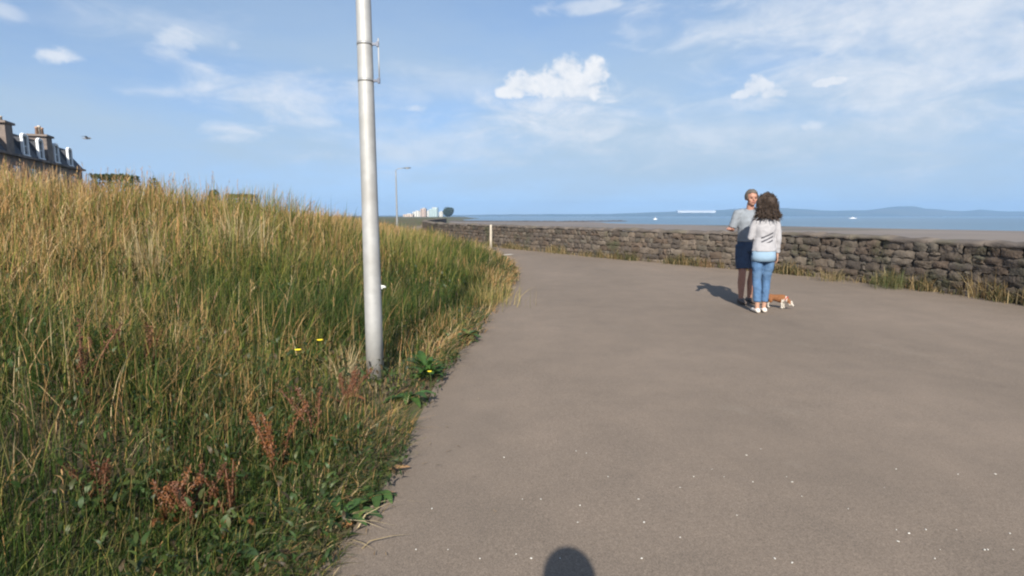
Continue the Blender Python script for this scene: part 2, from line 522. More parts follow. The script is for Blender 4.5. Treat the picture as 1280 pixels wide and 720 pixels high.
ground = np_mesh('ground', np.stack([X, Y, Z], -1), quads, mat=M_SOIL, smooth=True)
tag(ground, kind='structure')

# path: strip between the grass edge and the wall
ne = 160
ys_e = EDGE_F[np.linspace(0, len(EDGE_F) - 1, ne).astype(int)] + np.array([-.30, 0])
ys_w = WALL_F[np.linspace(0, len(WALL_F) - 1, ne).astype(int)] + np.array([.10, 0])
nu = 14
PV = []
for k in range(ne):
    for j in range(nu + 1):
        f_ = j / nu
        q = ys_e[k] * (1 - f_) + ys_w[k] * f_
        PV.append((q[0], q[1], .004 + .012 * (vnoise(q[0], q[1], 3.0) - .5)))
pi_ = np.arange(ne * (nu + 1)).reshape(ne, nu + 1)
pq = np.stack([pi_[:-1, :-1], pi_[:-1, 1:], pi_[1:, 1:], pi_[1:, :-1]], -1).reshape(-1, 4)
path = np_mesh('path', PV, pq, mat=M_ASPHALT, smooth=True)
tag(path, kind='structure')


def sheet(name, pts, z, m):
    bm = bmesh.new()
    f_ = bm.faces.new([bm.verts.new((x, y, z)) for x, y in pts])
    bmesh.ops.triangulate(bm, faces=[f_])
    o = obj(name, bm, m)
    return tag(o, kind='structure')


shore = [(11, -240), (420, -200), (300, 60), (210, 140), (158, 176), (138, 212), (124, 262), (92, 300), (70, 330), (62, 370), (66, 420), (40, 500), (-20, 560), (-60, 620)]
beach_pts = shore + [(-64, 560), (-40, 320), (-18, 180), (-11.2, 100), (-9.3, 70), (-7.6, 52), (-5.8, 42), (-3.8, 34), (-1.4, 28.4), (.7, 24.3), (2.5, 21.2), (4.4, 18.1),
                     (6.6, 14.9), (7.6, 13.2), (8.3, 11.2), (8.8, 8.8), (9.1, 5), (9.3, -2)]
sheet('beach', [(x, y) for x, y in beach_pts], -3.22, M_SAND)
sheet('sea', [(-5800, -260), (5800, -260), (5800, 6900), (-5800, 6900)], -3.32, M_SEA)


def hills():
    prof = [(120, 269), (400, 269.5), (560, 269), (640, 268), (700, 267.5), (760, 267.5), (800, 266), (850, 264.5), (900, 262), (925, 260.5), (965, 259.5), (1000, 261.5),
            (1040, 264), (1080, 262.5), (1100, 259.5), (1118, 258), (1135, 257.8), (1152, 261), (1175, 262.5), (1200, 264), (1222, 261.5), (1240, 264),
            (1290, 265), (1370, 262), (1500, 264), (1700, 262), (1900, 267)]
    xs = np.linspace(120, 1900, 260)
    top = np.interp(xs, [p[0] for p in prof], [p[1] for p in prof])
    rows = [(4500, -3.6, 0), (4600, .10, .1), (4800, .42, .3), (5000, .8, .5), (5150, 1.0, .35), (5350, .75, .4), (5800, .1, .2)]
    V = []
    for (yy, fr, nz) in rows:
        for x, t in zip(xs, top):
            h = (270.2 - t) / F * 5150
            Xw = (x - 640) / F * yy
            zz = -3.6 if fr < 0 else h * fr * (1 + nz * .5 * (vnoise(Xw, yy, 240) - .5)) + nz * 10 * (vnoise(Xw, yy, 70, 4) - .5)
            V.append((Xw, yy, zz))
    n = len(xs)
    ii = np.arange(len(rows) * n).reshape(len(rows), n)
    q = np.stack([ii[:-1, :-1], ii[:-1, 1:], ii[1:, 1:], ii[1:, :-1]], -1).reshape(-1, 4)
    tag(np_mesh('hills', V, q, mat=M_HILL, smooth=True), kind='structure')


hills()

# the air: one pale even volume round everything
bm = bmesh.new(); box(bm, (0, 3300, 72), (12400, 7400, 160))
hz = obj('haze', bm)
Mh = bpy.data.materials.new('haze_air'); Mh.use_nodes = True
nt = Mh.node_tree; nt.nodes.remove(nt.nodes['Principled BSDF'])
pv = nt.nodes.new('ShaderNodeVolumePrincipled')
pv.inputs['Color'].default_value = (.40, .65, 1.0, 1); pv.inputs['Density'].default_value = .00018; pv.inputs['Anisotropy'].default_value = 0.0
nt.links.new(pv.outputs[0], nt.nodes['Material Output'].inputs['Volume'])
hz.data.materials.append(Mh)
tag(hz, kind='stuff')

# ------------------------------------------------------------------ the sea wall
def sea_wall():
    root = thing('stone_wall', 'long low rubble sea wall with flat weathered coping beside the wide path', 'wall', (WALL[0][0], WALL[0][1], 0))
    ox, oy = WALL[0]
    P = resample(WALL, .05)
    seg = np.hypot(*np.diff(P, axis=0).T); Sx = np.r_[0, np.cumsum(seg)]; total = Sx[-1]

    def at(u, off, z):      # off: distance towards the sea
        x, y = np.interp(u, Sx, P[:, 0]), np.interp(u, Sx, P[:, 1])
        x2, y2 = np.interp(u + .05, Sx, P[:, 0]), np.interp(u + .05, Sx, P[:, 1])
        if u + .05 > total: x2, y2 = x + (P[-1] - P[-2])[0], y + (P[-1] - P[-2])[1]
        d = math.hypot(x2 - x, y2 - y) or 1
        nx, ny = (y2 - y) / d, -(x2 - x) / d
        return (x + nx * off - ox, y + ny * off - oy, z)
    # mortar core
    us = np.arange(0, total, .4)
    V = []
    for u in us: V += [at(u, .045, -.15), at(u, .045, .90), at(u, .40, .90), at(u, .55, -3.5)]
    n = len(us); i4 = np.arange(n * 4).reshape(n, 4)
    q = [(i4[k, j], i4[k + 1, j], i4[k + 1, j + 1], i4[k, j + 1]) for k in range(n - 1) for j in range(3)]
    np_mesh('mortar_core', V, q, mat=M_MORTAR, parent=root)
    # rubble face
    V, Q, CO = [], [], []
    pal = np.array([(.122, .094, .074), (.110, .090, .075), (.128, .104, .084), (.098, .082, .070), (.140, .112, .087), (.125, .094, .072), (.112, .098, .080), (.155, .128, .102)])
    z = -.03
    while z < .87:
        hc = random.uniform(.11, .20)
        if z + hc > .82: hc = .905 - z
        u = -random.random() * .3
        while u < total - .5:
            w = random.uniform(.14, .46)
            if random.random() < .15 and hc > .15:      # two small stones one above the other
                parts = [(z, hc * .5), (z + hc * .5, hc * .5)]; w *= .6
            else: parts = [(z, hc)]
            for (zb, hh) in parts:
                g = .005
                a, b = u + g, u + w - g
                c0, c1 = zb + g, zb + hh - g
                base = len(V)
                prot = random.uniform(-.012, .03)
                jit = lambda k: random.uniform(-k, k)
                n = 5
                cu, cz = [jit(.03) for _ in range(4)], [jit(.028) for _ in range(4)]
                for r in range(n):
                    for c in range(n):
                        fu, fz = c / (n - 1), r / (n - 1)
                        uu = a + (b - a) * fu + cu[r % 4] * (abs(fu - .5) * 2) * .8
                        z_ = c0 + (c1 - c0) * fz + cz[c % 4] * (abs(fz - .5) * 2) * .8
                        edge = max(abs(fu - .5), abs(fz - .5)) * 2
                        rd = .013 if edge > .99 else (.0 if edge > .4 else -.006)
                        V.append(at(max(0, uu), rd - prot + jit(.014), z_))
                col = pal[random.randrange(len(pal))] * random.uniform(.72, 1.12)
                CO += [tuple(col)] * (n * n)
                for r in range(n - 1):
                    for c in range(n - 1):
                        k = base + r * n + c
                        Q.append((k, k + 1, k + n + 1, k + n))
            u += w
        z += hc
    np_mesh('rubble_face', V, Q, col=CO, mat=M_STONE, parent=root)
    # coping slabs
    V, Q = [], []
    u = 0.0
    while u < total - 1.3:
        w = random.uniform(.45, 1.05)
        dz = random.uniform(-.022, .026)
        prof = [(-.012, .90), (-.022, .92), (-.018, .955), (.01, .975), (.20, 1.0), (.42, .975), (.445, .95), (.43, .90)]
        base = len(V); m_ = 6
        for k in range(m_):
            uu = u + .012 + (w - .024) * k / (m_ - 1)
            for (o_, zz) in prof: V.append(at(uu, o_ + random.uniform(-.018, .018), zz + dz + random.uniform(-.016, .016)))
        p = len(prof)
        for k in range(m_ - 1):
            for j in range(p - 1):
                a = base + k * p + j
                Q.append((a, a + p, a + p + 1, a + 1))
        for k in (0, m_ - 1):
            r = [base + k * p + j for j in range(p)]
            Q += [(r[0], r[1], r[6], r[7]), (r[1], r[2], r[5], r[6]), (r[2], r[3], r[4], r[5])]
        u += w
    np_mesh('coping', V, Q, mat=M_COPING, parent=root)
    return at, Sx, total, (ox, oy)


W_AT, W_S, W_TOTAL, W_O = sea_wall()


# ------------------------------------------------------------------ grass
def blades(P, h, w, az, lean, yaw, levels=(0, .42, .76, 1), wprof=(1, .9, .6)):
    """P (n,3) roots; az lean heading, lean as sideways reach over height; yaw heading of the blade's width."""
    n = len(P)
    V = np.empty((n, 7, 3), np.float32)
    lx, ly = np.cos(az) * lean * h, np.sin(az) * lean * h
    wx, wy = np.cos(yaw), np.sin(yaw)
    drop = np.clip(lean, 0, 1.6)
    for k, t in enumerate(levels[:3]):
        c = np.stack([P[:, 0] + lx * t ** 2, P[:, 1] + ly * t ** 2, P[:, 2] + h * (t - .38 * drop * t ** 2.4)], -1)
        hw = (w * wprof[k] * .5)[:, None] * np.stack([wx, wy, np.zeros(n)], -1)
        V[:, 2 * k] = c - hw; V[:, 2 * k + 1] = c + hw
    V[:, 6] = np.stack([P[:, 0] + lx, P[:, 1] + ly, P[:, 2] + h * (1 - .38 * drop)], -1)
    b = np.arange(n)[:, None] * 7
    q = np.concatenate([b + np.array([0, 1, 3, 2]), b + np.array([2, 3, 5, 4])])
    t = b + np.array([4, 5, 6])
    return V.reshape(-1, 3), q, t


def scatter(n, r0, r1, power=.6, az0=-66, az1=24):
    u = RNG.random(n)
    r = (u * (r1 ** power - r0 ** power) + r0 ** power) ** (1 / power)
    a = np.radians(RNG.uniform(az0, az1, n))
    return r * np.sin(a), r * np.cos(a), r


def pick(cols, n):
    return np.array(cols)[RNG.integers(0, len(cols), n)]


def straw_share(x, y, s):
    """How much of the grass has dried out: the upper bank and the path's sunny far edge, in patches."""
    up = np.interp(s, [0, 1.5, 2.8, 4.2, 6, 12], [.05, .06, .20, .52, .86, .95])
    up = up * np.interp(y, [0, 2.6, 4.2, 6.5, 40], [.12, .22, .72, 1.0, 1.0])
    edge = np.clip(1 - s / .9, 0, 1) * np.interp(y, [2, 5, 7, 10], [.15, .3, .75, .9])
    pat = (vnoise(x, y, 1.9, 3) - .5) * .75 + (vnoise(x, y, .55, 6) - .5) * .4
    far = np.interp(y, [12, 20, 30], [0, .12, .35])
    return np.clip(np.maximum(up, edge) + pat * .8 + far, .02, .97)


GREEN = [(.026, .052, .011), (.038, .070, .014), (.052, .088, .018), (.030, .060, .018), (.070, .098, .022), (.022, .042, .010)]
YGREEN = [(.18, .19, .038), (.22, .20, .052), (.135, .17, .034)]
STRAW = [(.45, .285, .125), (.49, .34, .17), (.41, .245, .10), (.44, .25, .105), (.36, .215, .085), (.52, .40, .23), (.27, .16, .07)]


def make_grass():
    n = 430000
    x, y, r = scatter(n, 1.0, 62)
    s = edge_dist(x, y)
    off = (vnoise(x, y, .35, 2) - .5) * .5
    wall_s = wall_dist(x, y)
    keep = (s > .05 + off * .5) & (wall_s > .3) & (y < 90)
    thin = vnoise(x, y, .45, 12)
    keep &= RNG.random(n) < .45 + .75 * thin
    # trodden thin round the foot of the lamp pole
    dp_ = np.hypot(x + 1.12, (y - 4.35) / 1.35)
    keep &= RNG.random(n) < np.clip((dp_ - .10) / .55, .45, 1)
    x, y, r, s, dp_ = x[keep], y[keep], r[keep], s[keep], dp_[keep]
    n = len(x)
    z = bank_z(x, y, s)
    st = RNG.random(n) < straw_share(x, y, s)
    tall = np.interp(r, [1, 2.5, 5, 10, 20], [.20, .30, .46, .58, .60]) * np.interp(s, [-.2, .15, .7, 2], [.28, .45, .8, 1.0])
    h = tall * RNG.uniform(.5, 1.25, n) * (.7 + .6 * vnoise(x, y, .9, 21))
    h = h * np.clip(.26 + dp_ / .95, .26, 1)
    w = np.interp(r, [1, 3, 8, 20, 60], [.0032, .0042, .0075, .015, .04]) * RNG.uniform(.5, 1.4, n)
    az = RNG.normal(.2, 1.5, n)
    az = np.where(s < .35, np.where(RNG.random(n) < .6, RNG.normal(-.1, .7, n), az), az)
    lean = np.abs(RNG.normal(.30, .30, n)) + np.where(s < .3, RNG.uniform(.1, 1.0, n), 0)
    yaw = RNG.uniform(0, PI, n)
    P = np.stack([x, y, z - .01], -1)
    gcol = np.where((RNG.random(n) < np.interp(s, [0, 1, 2.5, 5], [.06, .10, .42, .6]) * np.interp(y, [2, 4.5, 7], [.25, .6, 1.0]) + .40 * (vnoise(x, y, 1.3, 30) - .3))[:, None], pick(YGREEN, n), pick(GREEN, n))
    scol = pick(STRAW, n)
    tone = RNG.uniform(.8, 1.4, n)[:, None]
    for nm, sel, m_, label in (('grass', ~st, M_GRASS, 'g'), ('dry_grass', st, M_STRAW, 's')):
        V, q, t = blades(P[sel], h[sel], w[sel] * (1.0 if nm == 'grass' else .8), az[sel], lean[sel], yaw[sel])
        c = (gcol if nm == 'grass' else scol)[sel] * tone[sel]
        cv = np.repeat(c[:, None, :], 7, 1)
        if nm == 'grass':      # blades of this meadow dry from the tip
            tipd = (RNG.random(sel.sum()) < .25)[:, None]
            cv[:, 6] = np.where(tipd, np.array((.36, .26, .11)), cv[:, 6])
            cv[:, 4] = np.where(tipd, cv[:, 4] * .6 + np.array((.36, .26, .11)) * .4, cv[:, 4])
            cv[:, 5] = cv[:, 4]
        tag(np_mesh(nm, V, q, t, cv, m_), kind='stuff')


def make_seed_stalks():
    n = 22000
    x, y, r = scatter(n, 2.2, 60, .75)
    s = edge_dist(x, y)
    keep = (s > .35) & (y < 80) & (np.hypot(x + 1.15, y - 4.3) > .8) & (RNG.random(n) < np.interp(s, [.3, 2, 5, 9], [.05, .13, .55, 1.0])) & (RNG.random(n) < .25 + 1.2 * vnoise(x, y, 1.4, 40))
    x, y, r, s = x[keep], y[keep], r[keep], s[keep]
    n = len(x)
    z = bank_z(x, y, s)
    h = np.interp(r, [2, 4, 9, 20], [.36, .46, .60, .62]) * RNG.uniform(.6, 1.35, n)
    az = RNG.normal(.2, 1.2, n); lean = np.abs(RNG.normal(.10, .12, n)); yaw = RNG.uniform(0, PI, n)
    w = np.interp(r, [1, 4, 10, 20, 60], [.0016, .0022, .0036, .006, .014])
    P = np.stack([x, y, z], -1)
    V, q, t = blades(P, h, w, az, lean, yaw)
    c = pick([(.42, .31, .15), (.36, .25, .11), (.30, .22, .09), (.22, .20, .07)], n) * RNG.uniform(.75, 1.2, n)[:, None]
    Vs, qs, ts, cs = [V], [q], [t], [np.repeat(c[:, None, :], 7, 1).reshape(-1, 3)]
    base = len(V)
    # feathery heads: a handful of slivers round the upper stalk
    hc = pick([(.42, .25, .115), (.46, .30, .14), (.36, .21, .11), (.50, .37, .20), (.38, .235, .15)], n) * RNG.uniform(.8, 1.25, n)[:, None]
    for k in range(6):
        tt = .74 + .26 * k / 5.5
        px = P[:, 0] + np.cos(az) * lean * h * tt ** 2; py = P[:, 1] + np.sin(az) * lean * h * tt ** 2
        pz = P[:, 2] + h * (tt - .38 * lean * tt ** 2.4)
        hh = h * RNG.uniform(.05, .10, n); a2 = RNG.uniform(0, 2 * PI, n)
        V, q, t = blades(np.stack([px, py, pz - hh * .3], -1), hh * 1.1, w * RNG.uniform(2.0, 3.2, n), a2, RNG.uniform(.2, .7, n), RNG.uniform(0, PI, n), wprof=(.3, 1, .7))
        Vs.append(V); qs.append(q + base); ts.append(t + base); cs.append(np.repeat(hc[:, None, :], 7, 1).reshape(-1, 3)); base += len(V)
    tag(np_mesh('seed_grass', np.concatenate(Vs), np.concatenate(qs), np.concatenate(ts), np.concatenate(cs), M_STRAW), kind='stuff')


def make_herbs():
    """Small broad leaves of low herbs between the blades."""
    n = 60000
    x, y, r = scatter(n, 1.0, 22, .6)
    s = edge_dist(x, y)
    keep = (s > -.02) & (RNG.random(n) < np.interp(s, [0, .6, 3, 6], [1, .9, .5, .15])) & (vnoise(x, y, .7, 70) > .38)
    x, y, r, s = x[keep], y[keep], r[keep], s[keep]
    n = len(x)
    z = bank_z(x, y, s) + RNG.uniform(.02, .26, n) * np.interp(s, [0, .8], [.3, 1])
    L = np.interp(r, [1, 4, 20], [.028, .04, .09]) * RNG.uniform(.6, 1.5, n)
    V, q, t = blades(np.stack([x, y, z], -1), L, L * .42, RNG.uniform(0, 2 * PI, n), RNG.uniform(.4, 1.4, n), RNG.uniform(0, PI, n), wprof=(.35, 1.0, .8))
    c = pick([(.030, .058, .014), (.040, .072, .017), (.058, .085, .021), (.028, .046, .014), (.07, .08, .028), (.06, .042, .02)], n) * RNG.uniform(.7, 1.2, n)[:, None]
    tag(np_mesh('meadow_herbs', V, q, t, np.repeat(c[:, None, :], 7, 1), M_LEAF), kind='stuff')


make_grass()
make_seed_stalks()
make_herbs()


def make_verge():
    """Weeds and dry grass rooted along the foot of the wall."""
    n = 34000
    u = RNG.uniform(8, W_TOTAL - 45, n)
    cl = vnoise(u, u * 0, .8, 5) * .6 + vnoise(u, u * 0, .25, 8) * .4
    keep = RNG.random(n) < np.clip((cl - .40) * 2.4, .04, 1)
    u, cl = u[keep], cl[keep]; n = len(u)
    off = -np.abs(RNG.normal(0, .11, n)) + .02
    P = np.array([W_AT(a, o, 0.0) for a, o in zip(u, off)]) + np.array([W_O[0], W_O[1], .0])
    h = RNG.uniform(.08, .38, n) * (.3 + 1.5 * np.clip(cl - .15, 0, 1))
    V, q, t = blades(P, h, RNG.uniform(.008, .02, n), RNG.uniform(0, 2 * PI, n), np.abs(RNG.normal(.4, .35, n)), RNG.uniform(0, PI, n))
    c = np.where((RNG.random(n) < .5)[:, None], pick([(.30, .22, .11), (.24, .17, .085), (.36, .28, .15)], n), pick([(.10, .10, .045), (.13, .12, .055), (.08, .08, .04)], n))
    tag(np_mesh('wall_foot_weeds', V, q, t, np.repeat(c[:, None, :], 7, 1), M_GRASS), kind='stuff')


make_verge()


def make_litter():
    """Dry clippings blown along the margins of the path."""
    n = 9000
    x, y, r = scatter(n, 1.2, 26, .7, -60, 45)
    s = edge_dist(x, y); w_ = wall_dist(x, y)
    a = np.exp(-np.clip(-s - .02, 0, 9) / .10) + .55 * np.exp(-np.clip(-w_ - .05, 0, 9) / .22) * 0 + .55 * np.exp(-np.abs(w_ - .1) / .22)
    keep = (s < -.02) & (w_ > .02) & (RNG.random(n) < a * (.3 + vnoise(x, y, .6, 77)))
    x, y, r = x[keep], y[keep], r[keep]; n = len(x)
    L_ = RNG.uniform(.015, .06, n); az = RNG.uniform(0, 2 * PI, n)
    V, q, t = blades(np.stack([x, y, np.full(n, .014)], -1), L_ * .10, np.interp(r, [1, 20], [.004, .014]), az, np.full(n, 9.0), az + PI / 2)
    V = V.reshape(-1, 7, 3); V[:, :, 2] = .014 + .004 * RNG.random((n, 1)); V = V.reshape(-1, 3)
    c = pick([(.28, .20, .11), (.20, .13, .07), (.10, .08, .05), (.33, .26, .16)], n)
    tag(np_mesh('dry_litter', V, q, t, np.repeat(c[:, None, :], 7, 1), M_STRAW), kind='stuff')


make_litter()


# ------------------------------------------------------------------ single plants
def leaf_quadstrip(V, Q, CO, p, d, length, width, up, col, curl=.5, n=5):
    """One broad leaf with a folded midrib from p along heading d."""
    d = Vector(d).normalized(); side = d.cross(Vector((0, 0, 1))).normalized()
    base = len(V)
    for i in range(n + 1):
        t = i / n
        wv = width * .5 * math.sin(PI * (t * .88 + .08)) ** .8
        c = Vector(p) + d * length * t + Vector((0, 0, 1)) * (up * length * t - curl * length * t * t)
        V += [tuple(c - side * wv + Vector((0, 0, wv * .25))), tuple(c), tuple(c + side * wv + Vector((0, 0, wv * .25)))]
        CO += [tuple(x * .92 for x in col), tuple(x * 1.15 for x in col), tuple(col)]
    for i in range(n):
        a = base + 3 * i
        Q += [(a, a + 1, a + 4, a + 3), (a + 1, a + 2, a + 5, a + 4)]


def dock_plant(px, py, h, label, seed, red=(.23, .085, .035)):
    rnd = random.Random(seed)
    p = hit(px, py)
    root = thing('dock_plant', label, 'plant', (p.x, p.y, p.z - .01), rnd.uniform(0, 6))
    nst = rnd.choice([3, 4, 5])
    for k in range(nst):
        ax, ay = rnd.uniform(-.13, .13), rnd.uniform(-.13, .13)
        hh = h * rnd.uniform(.75, 1.05)
        bm = bmesh.new()
        pts = [(ax * .2 + ax * t * t * 1.2, ay * .2 + ay * t * t * 1.2, hh * t) for t in (0, .25, .5, .75, 1)]
        tube(bm, pts, [.006, .0055, .005, .004, .002], 6)
        obj('stalk', bm, M_DOCKSTALK, root, True)
        V, Q, CO = [], [], []
        for j in range(200):
            t = .3 + .7 * (int(rnd.random() * 11) + rnd.uniform(.0, .75)) / 11
            rr = .030 * (1.10 - t) ** .6 * rnd.random() ** .6 + .003
            a = rnd.uniform(0, 6.28)
            zc = hh * t + rnd.uniform(-.015, .015)
            c = Vector((ax * .2 + ax * t * t * 1.2 + math.cos(a) * rr, ay * .2 + ay * t * t * 1.2 + math.sin(a) * rr, zc + rr * .5))
            sz = rnd.uniform(.004, .008)
            d1 = Vector((rnd.gauss(0, 1), rnd.gauss(0, 1), rnd.gauss(0, 1))).normalized(); d2 = d1.orthogonal().normalized()
            b0 = len(V)
            V += [tuple(c - d1 * sz), tuple(c + d2 * sz * .7), tuple(c + d1 * sz), tuple(c - d2 * sz * .7)]
            f_ = rnd.uniform(.6, 1.5)
            CO += [tuple(x * f_ for x in red)] * 4
            Q.append((b0, b0 + 1, b0 + 2, b0 + 3))
        np_mesh('seed_spike', V, Q, col=CO, mat=M_LEAF, parent=root)
    V, Q, CO = [], [], []
    for j in range(5):
        a = rnd.uniform(0, 6.28)
        leaf_quadstrip(V, Q, CO, (0, 0, .02 + j * .015), (math.cos(a), math.sin(a), 0), rnd.uniform(.12, .22), rnd.uniform(.03, .05), .9,
                       (.07, .10, .025) if rnd.random() < .7 else (.20, .08, .03), .6)
    np_mesh('leaves', V, Q, col=CO, mat=M_LEAF, parent=root)


M_DOCKSTALK = mat('dock_stalk', (.14, .065, .035), .7, vary=.3, scale=30)
docks = [(345, 600, .42, 'rust brown dock plant with upright seed spikes, nearest the path among the docks'),
         (397, 560, .42, 'rust brown dock plant standing closest to the foot of the lamp pole'),
         (292, 668, .34, 'orange brown dock plant with a forked spike low in the near grass'),
         (245, 672, .30, 'dark reddish dock plant beside the forked orange one in the near grass'),
         (208, 668, .28, 'small rusty dock plant, leftmost of the three low in the near grass'),
         (105, 505, .45, 'dull red dock plant half hidden in green grass at the far left'),
         (185, 490, .42, 'faded reddish dock plant in the middle of the green slope'),
         (432, 515, .34, 'thin reddish dock plant right in front of the lamp pole'),
         (130, 640, .26, 'short brown dock plant in dark grass at the lower left')]
for i, (px, py, h, lb) in enumerate(docks):
    dock_plant(px, py, h, lb, 40 + i, (.175, .070, .026) if i in (0, 2, 4) else (.125, .052, .027))


def broadleaf(px, py, size, n, label, seed, col=(.06, .115, .03), lift=.55):
    rnd = random.Random(seed)
    p = hit(px, py)
    V, Q, CO = [], [], []
    for j in range(n):
        a = rnd.uniform(0, 6.28); L_ = size * rnd.uniform(.6, 1.15)
        f_ = rnd.uniform(.75, 1.3)
        leaf_quadstrip(V, Q, CO, (rnd.uniform(-.03, .03), rnd.uniform(-.03, .03), .02 + .02 * j * size), (math.cos(a), math.sin(a), 0), L_, L_ * rnd.uniform(.30, .45),
                       lift * rnd.uniform(.6, 1.5), tuple(x * f_ for x in col), .55)
    o = np_mesh('broadleaf_weed', V, Q, col=CO, mat=M_LEAF, smooth=True)
    o.location = p; o.rotation_euler.z = rnd.uniform(0, 6)
    tag(o, label, 'plant')


broadleaf(585, 428, .19, 22, 'bright green leafy weed on the golden grass edge beyond the lamp pole', 1, (.05, .095, .022))
broadleaf(532, 478, .15, 44, 'lush green leafy clump at the path edge right of the lamp pole foot', 2, (.045, .095, .022), .9)
broadleaf(432, 655, .15, 12, 'dark green weed with long leaves spilling onto the path edge near the camera', 3, (.045, .09, .025), .4)
broadleaf(470, 622, .11, 10, 'small leafy weed creeping over the path edge behind the dead leaf', 4, (.05, .095, .025), .3)
broadleaf(300, 705, .16, 9, 'broad pale green leaves at the bottom of the grass near the camera', 5, (.06, .105, .04), .7)
broadleaf(510, 505, .16, 12, 'low leafy weed just in front of the lush clump at the path edge', 6, (.05, .10, .025), .5)

M_YELLOW = mat('yellow_petal', (.75, .58, .03), .6, vary=.15, scale=40)
M_WHITEPETAL = mat('white_petal', (.80, .80, .76), .6, vary=.08, scale=40)
M_STEM = mat('green_stem', (.07, .10, .03), .7, vary=.2, scale=30)


def flower(px, py, h, r, m_, label, name='yellow_flower', umbel=False):
    p = hit(px, py); top = h
    root = thing(name, label, 'flower', (p.x, p.y, p.z))
    bm = bmesh.new(); tube(bm, [(0, 0, 0), (.01, -.01, top * .5), (.0, -.02, top)], [.003, .0025, .002], 5); obj('stem', bm, M_STEM, root)
    bm = bmesh.new()
    if umbel:
        rnd = random.Random(3)
        for k in range(46):
            a, q = rnd.uniform(0, 6.28), rnd.random() ** .5
            ball(bm, (math.cos(a) * q * r, -.02 + math.sin(a) * q * r, top + .25 * r * (1 - q * q) + rnd.uniform(-.004, .004)), r * .17, 1)
    else:
        for k in range(9):
            a = k * 2 * PI / 9
            vs = ball(bm, (0, 0, 0), (r * .55, r * .26, r * .12), 1)
            bmesh.ops.transform(bm, matrix=Matrix.Translation((0, -.02, top)) @ Matrix.Rotation(a, 4, 'Z') @ Matrix.Rotation(-.35, 4, 'Y') @ Matrix.Translation((r * .5, 0, 0)), verts=vs)
    obj('petals', bm, m_, root, True)


flower(403, 470, .30, .028, M_YELLOW, 'small yellow flower left of the pole, the higher and nearer to it')
flower(376, 482, .28, .028, M_YELLOW, 'small yellow flower left of the pole, the lower and farther from it')
flower(538, 488, .16, .020, M_YELLOW, 'small yellow flower in the leafy clump right of the pole foot')
flower(476, 395, .36, .075, M_WHITEPETAL, 'white flower head in tall grass just right of the lamp pole', 'white_flower', True)


def tuft(px, py, h, n, label, seed, cols, spread=.10, name='grass_tuft', lean=.35):
    rng = np.random.default_rng(seed)
    p = hit(px, py)
    P = np.stack([rng.normal(0, spread, n), rng.normal(0, spread, n), np.zeros(n)], -1)
    az = np.arctan2(P[:, 1], P[:, 0]) + rng.normal(0, .5, n)
    V, q, t = blades(P, h * rng.uniform(.5, 1.15, n), rng.uniform(.004, .008, n), az, np.abs(rng.normal(lean, .25, n)), rng.uniform(0, PI, n))
    c = np.array(cols)[rng.integers(0, len(cols), n)] * rng.uniform(.8, 1.2, n)[:, None]
    o = np_mesh(name, V, q, t, np.repeat(c[:, None, :], 7, 1), M_STRAW)
    o.location = p
    tag(o, label, 'grass tuft')


PALE = [(.52, .42, .25), (.46, .36, .20), (.40, .30, .15)]
tuft(186, 350, .62, 110, 'pale bleached grass tuft standing alone on the upper left slope', 1, PALE, .10)
tuft(300, 320, .75, 160, 'tall pale straw tuft on the bank crest midway to the lamp pole', 2, PALE, .22)
tuft(430, 480, .34, 70, 'short pale straw tuft close to the left of the lamp pole', 3, PALE, .07)
tuft(395, 660, .16, 60, 'flattened pale straw tuft lying at the path edge near the camera', 4, PALE, .12, lean=1.7)
tuft(608, 380, .42, 240, 'golden dry tuft bulging over the path where its edge bends', 5, [(.42, .32, .13), (.34, .27, .10), (.20, .19, .06)], .28)
tuft(790, 326, .42, 160, 'dark green tuft at the foot of the sea wall left of the man', 6, [(.06, .08, .03), (.09, .10, .04), (.16, .14, .06)], .14)
tuft(1040, 352, .36, 150, 'dry tawny tuft at the foot of the sea wall right of the dog', 7, [(.30, .22, .11), (.36, .28, .16), (.12, .12, .05)], .16)
tuft(1112, 361, .45, 180, 'pale green tuft at the foot of the sea wall farther right', 8, [(.13, .15, .06), (.20, .18, .09), (.09, .11, .04)], .16)
tuft(1236, 374, .55, 200, 'tall golden brown tuft against the sea wall at the right edge', 9, [(.34, .24, .10), (.26, .18, .08), (.40, .31, .16)], .14)
tuft(885, 334, .32, 120, 'rusty brown tuft at the wall foot just behind the man', 10, [(.26, .15, .09), (.30, .20, .12), (.12, .11, .05)], .12)


def dead_leaf(px, py, L_, w, col, label, rz):
    p = hit(px, py)
    V, Q, CO = [], [], []
    leaf_quadstrip(V, Q, CO, (0, 0, .008), (1, 0, 0), L_, w, .18, col, .10, 8)
    o = np_mesh('dead_leaf', V, Q, col=CO, mat=M_LEAF, smooth=True)
    o.location = (p.x, p.y, max(p.z, .006)); o.rotation_euler.z = rz
    tag(o, label, 'leaf')


dead_leaf(478, 592, .15, .055, (.36, .21, .10), 'orange brown dead leaf lying on the asphalt at the grass edge', .1)
dead_leaf(431, 664, .06, .05, (.42, .22, .10), 'small orange dead leaf at the tip of the dark green edge weed', 1.3)
dead_leaf(462, 622, .13, .03, (.22, .14, .09), 'narrow dull brown dead leaf under the creeping edge weed', .05)

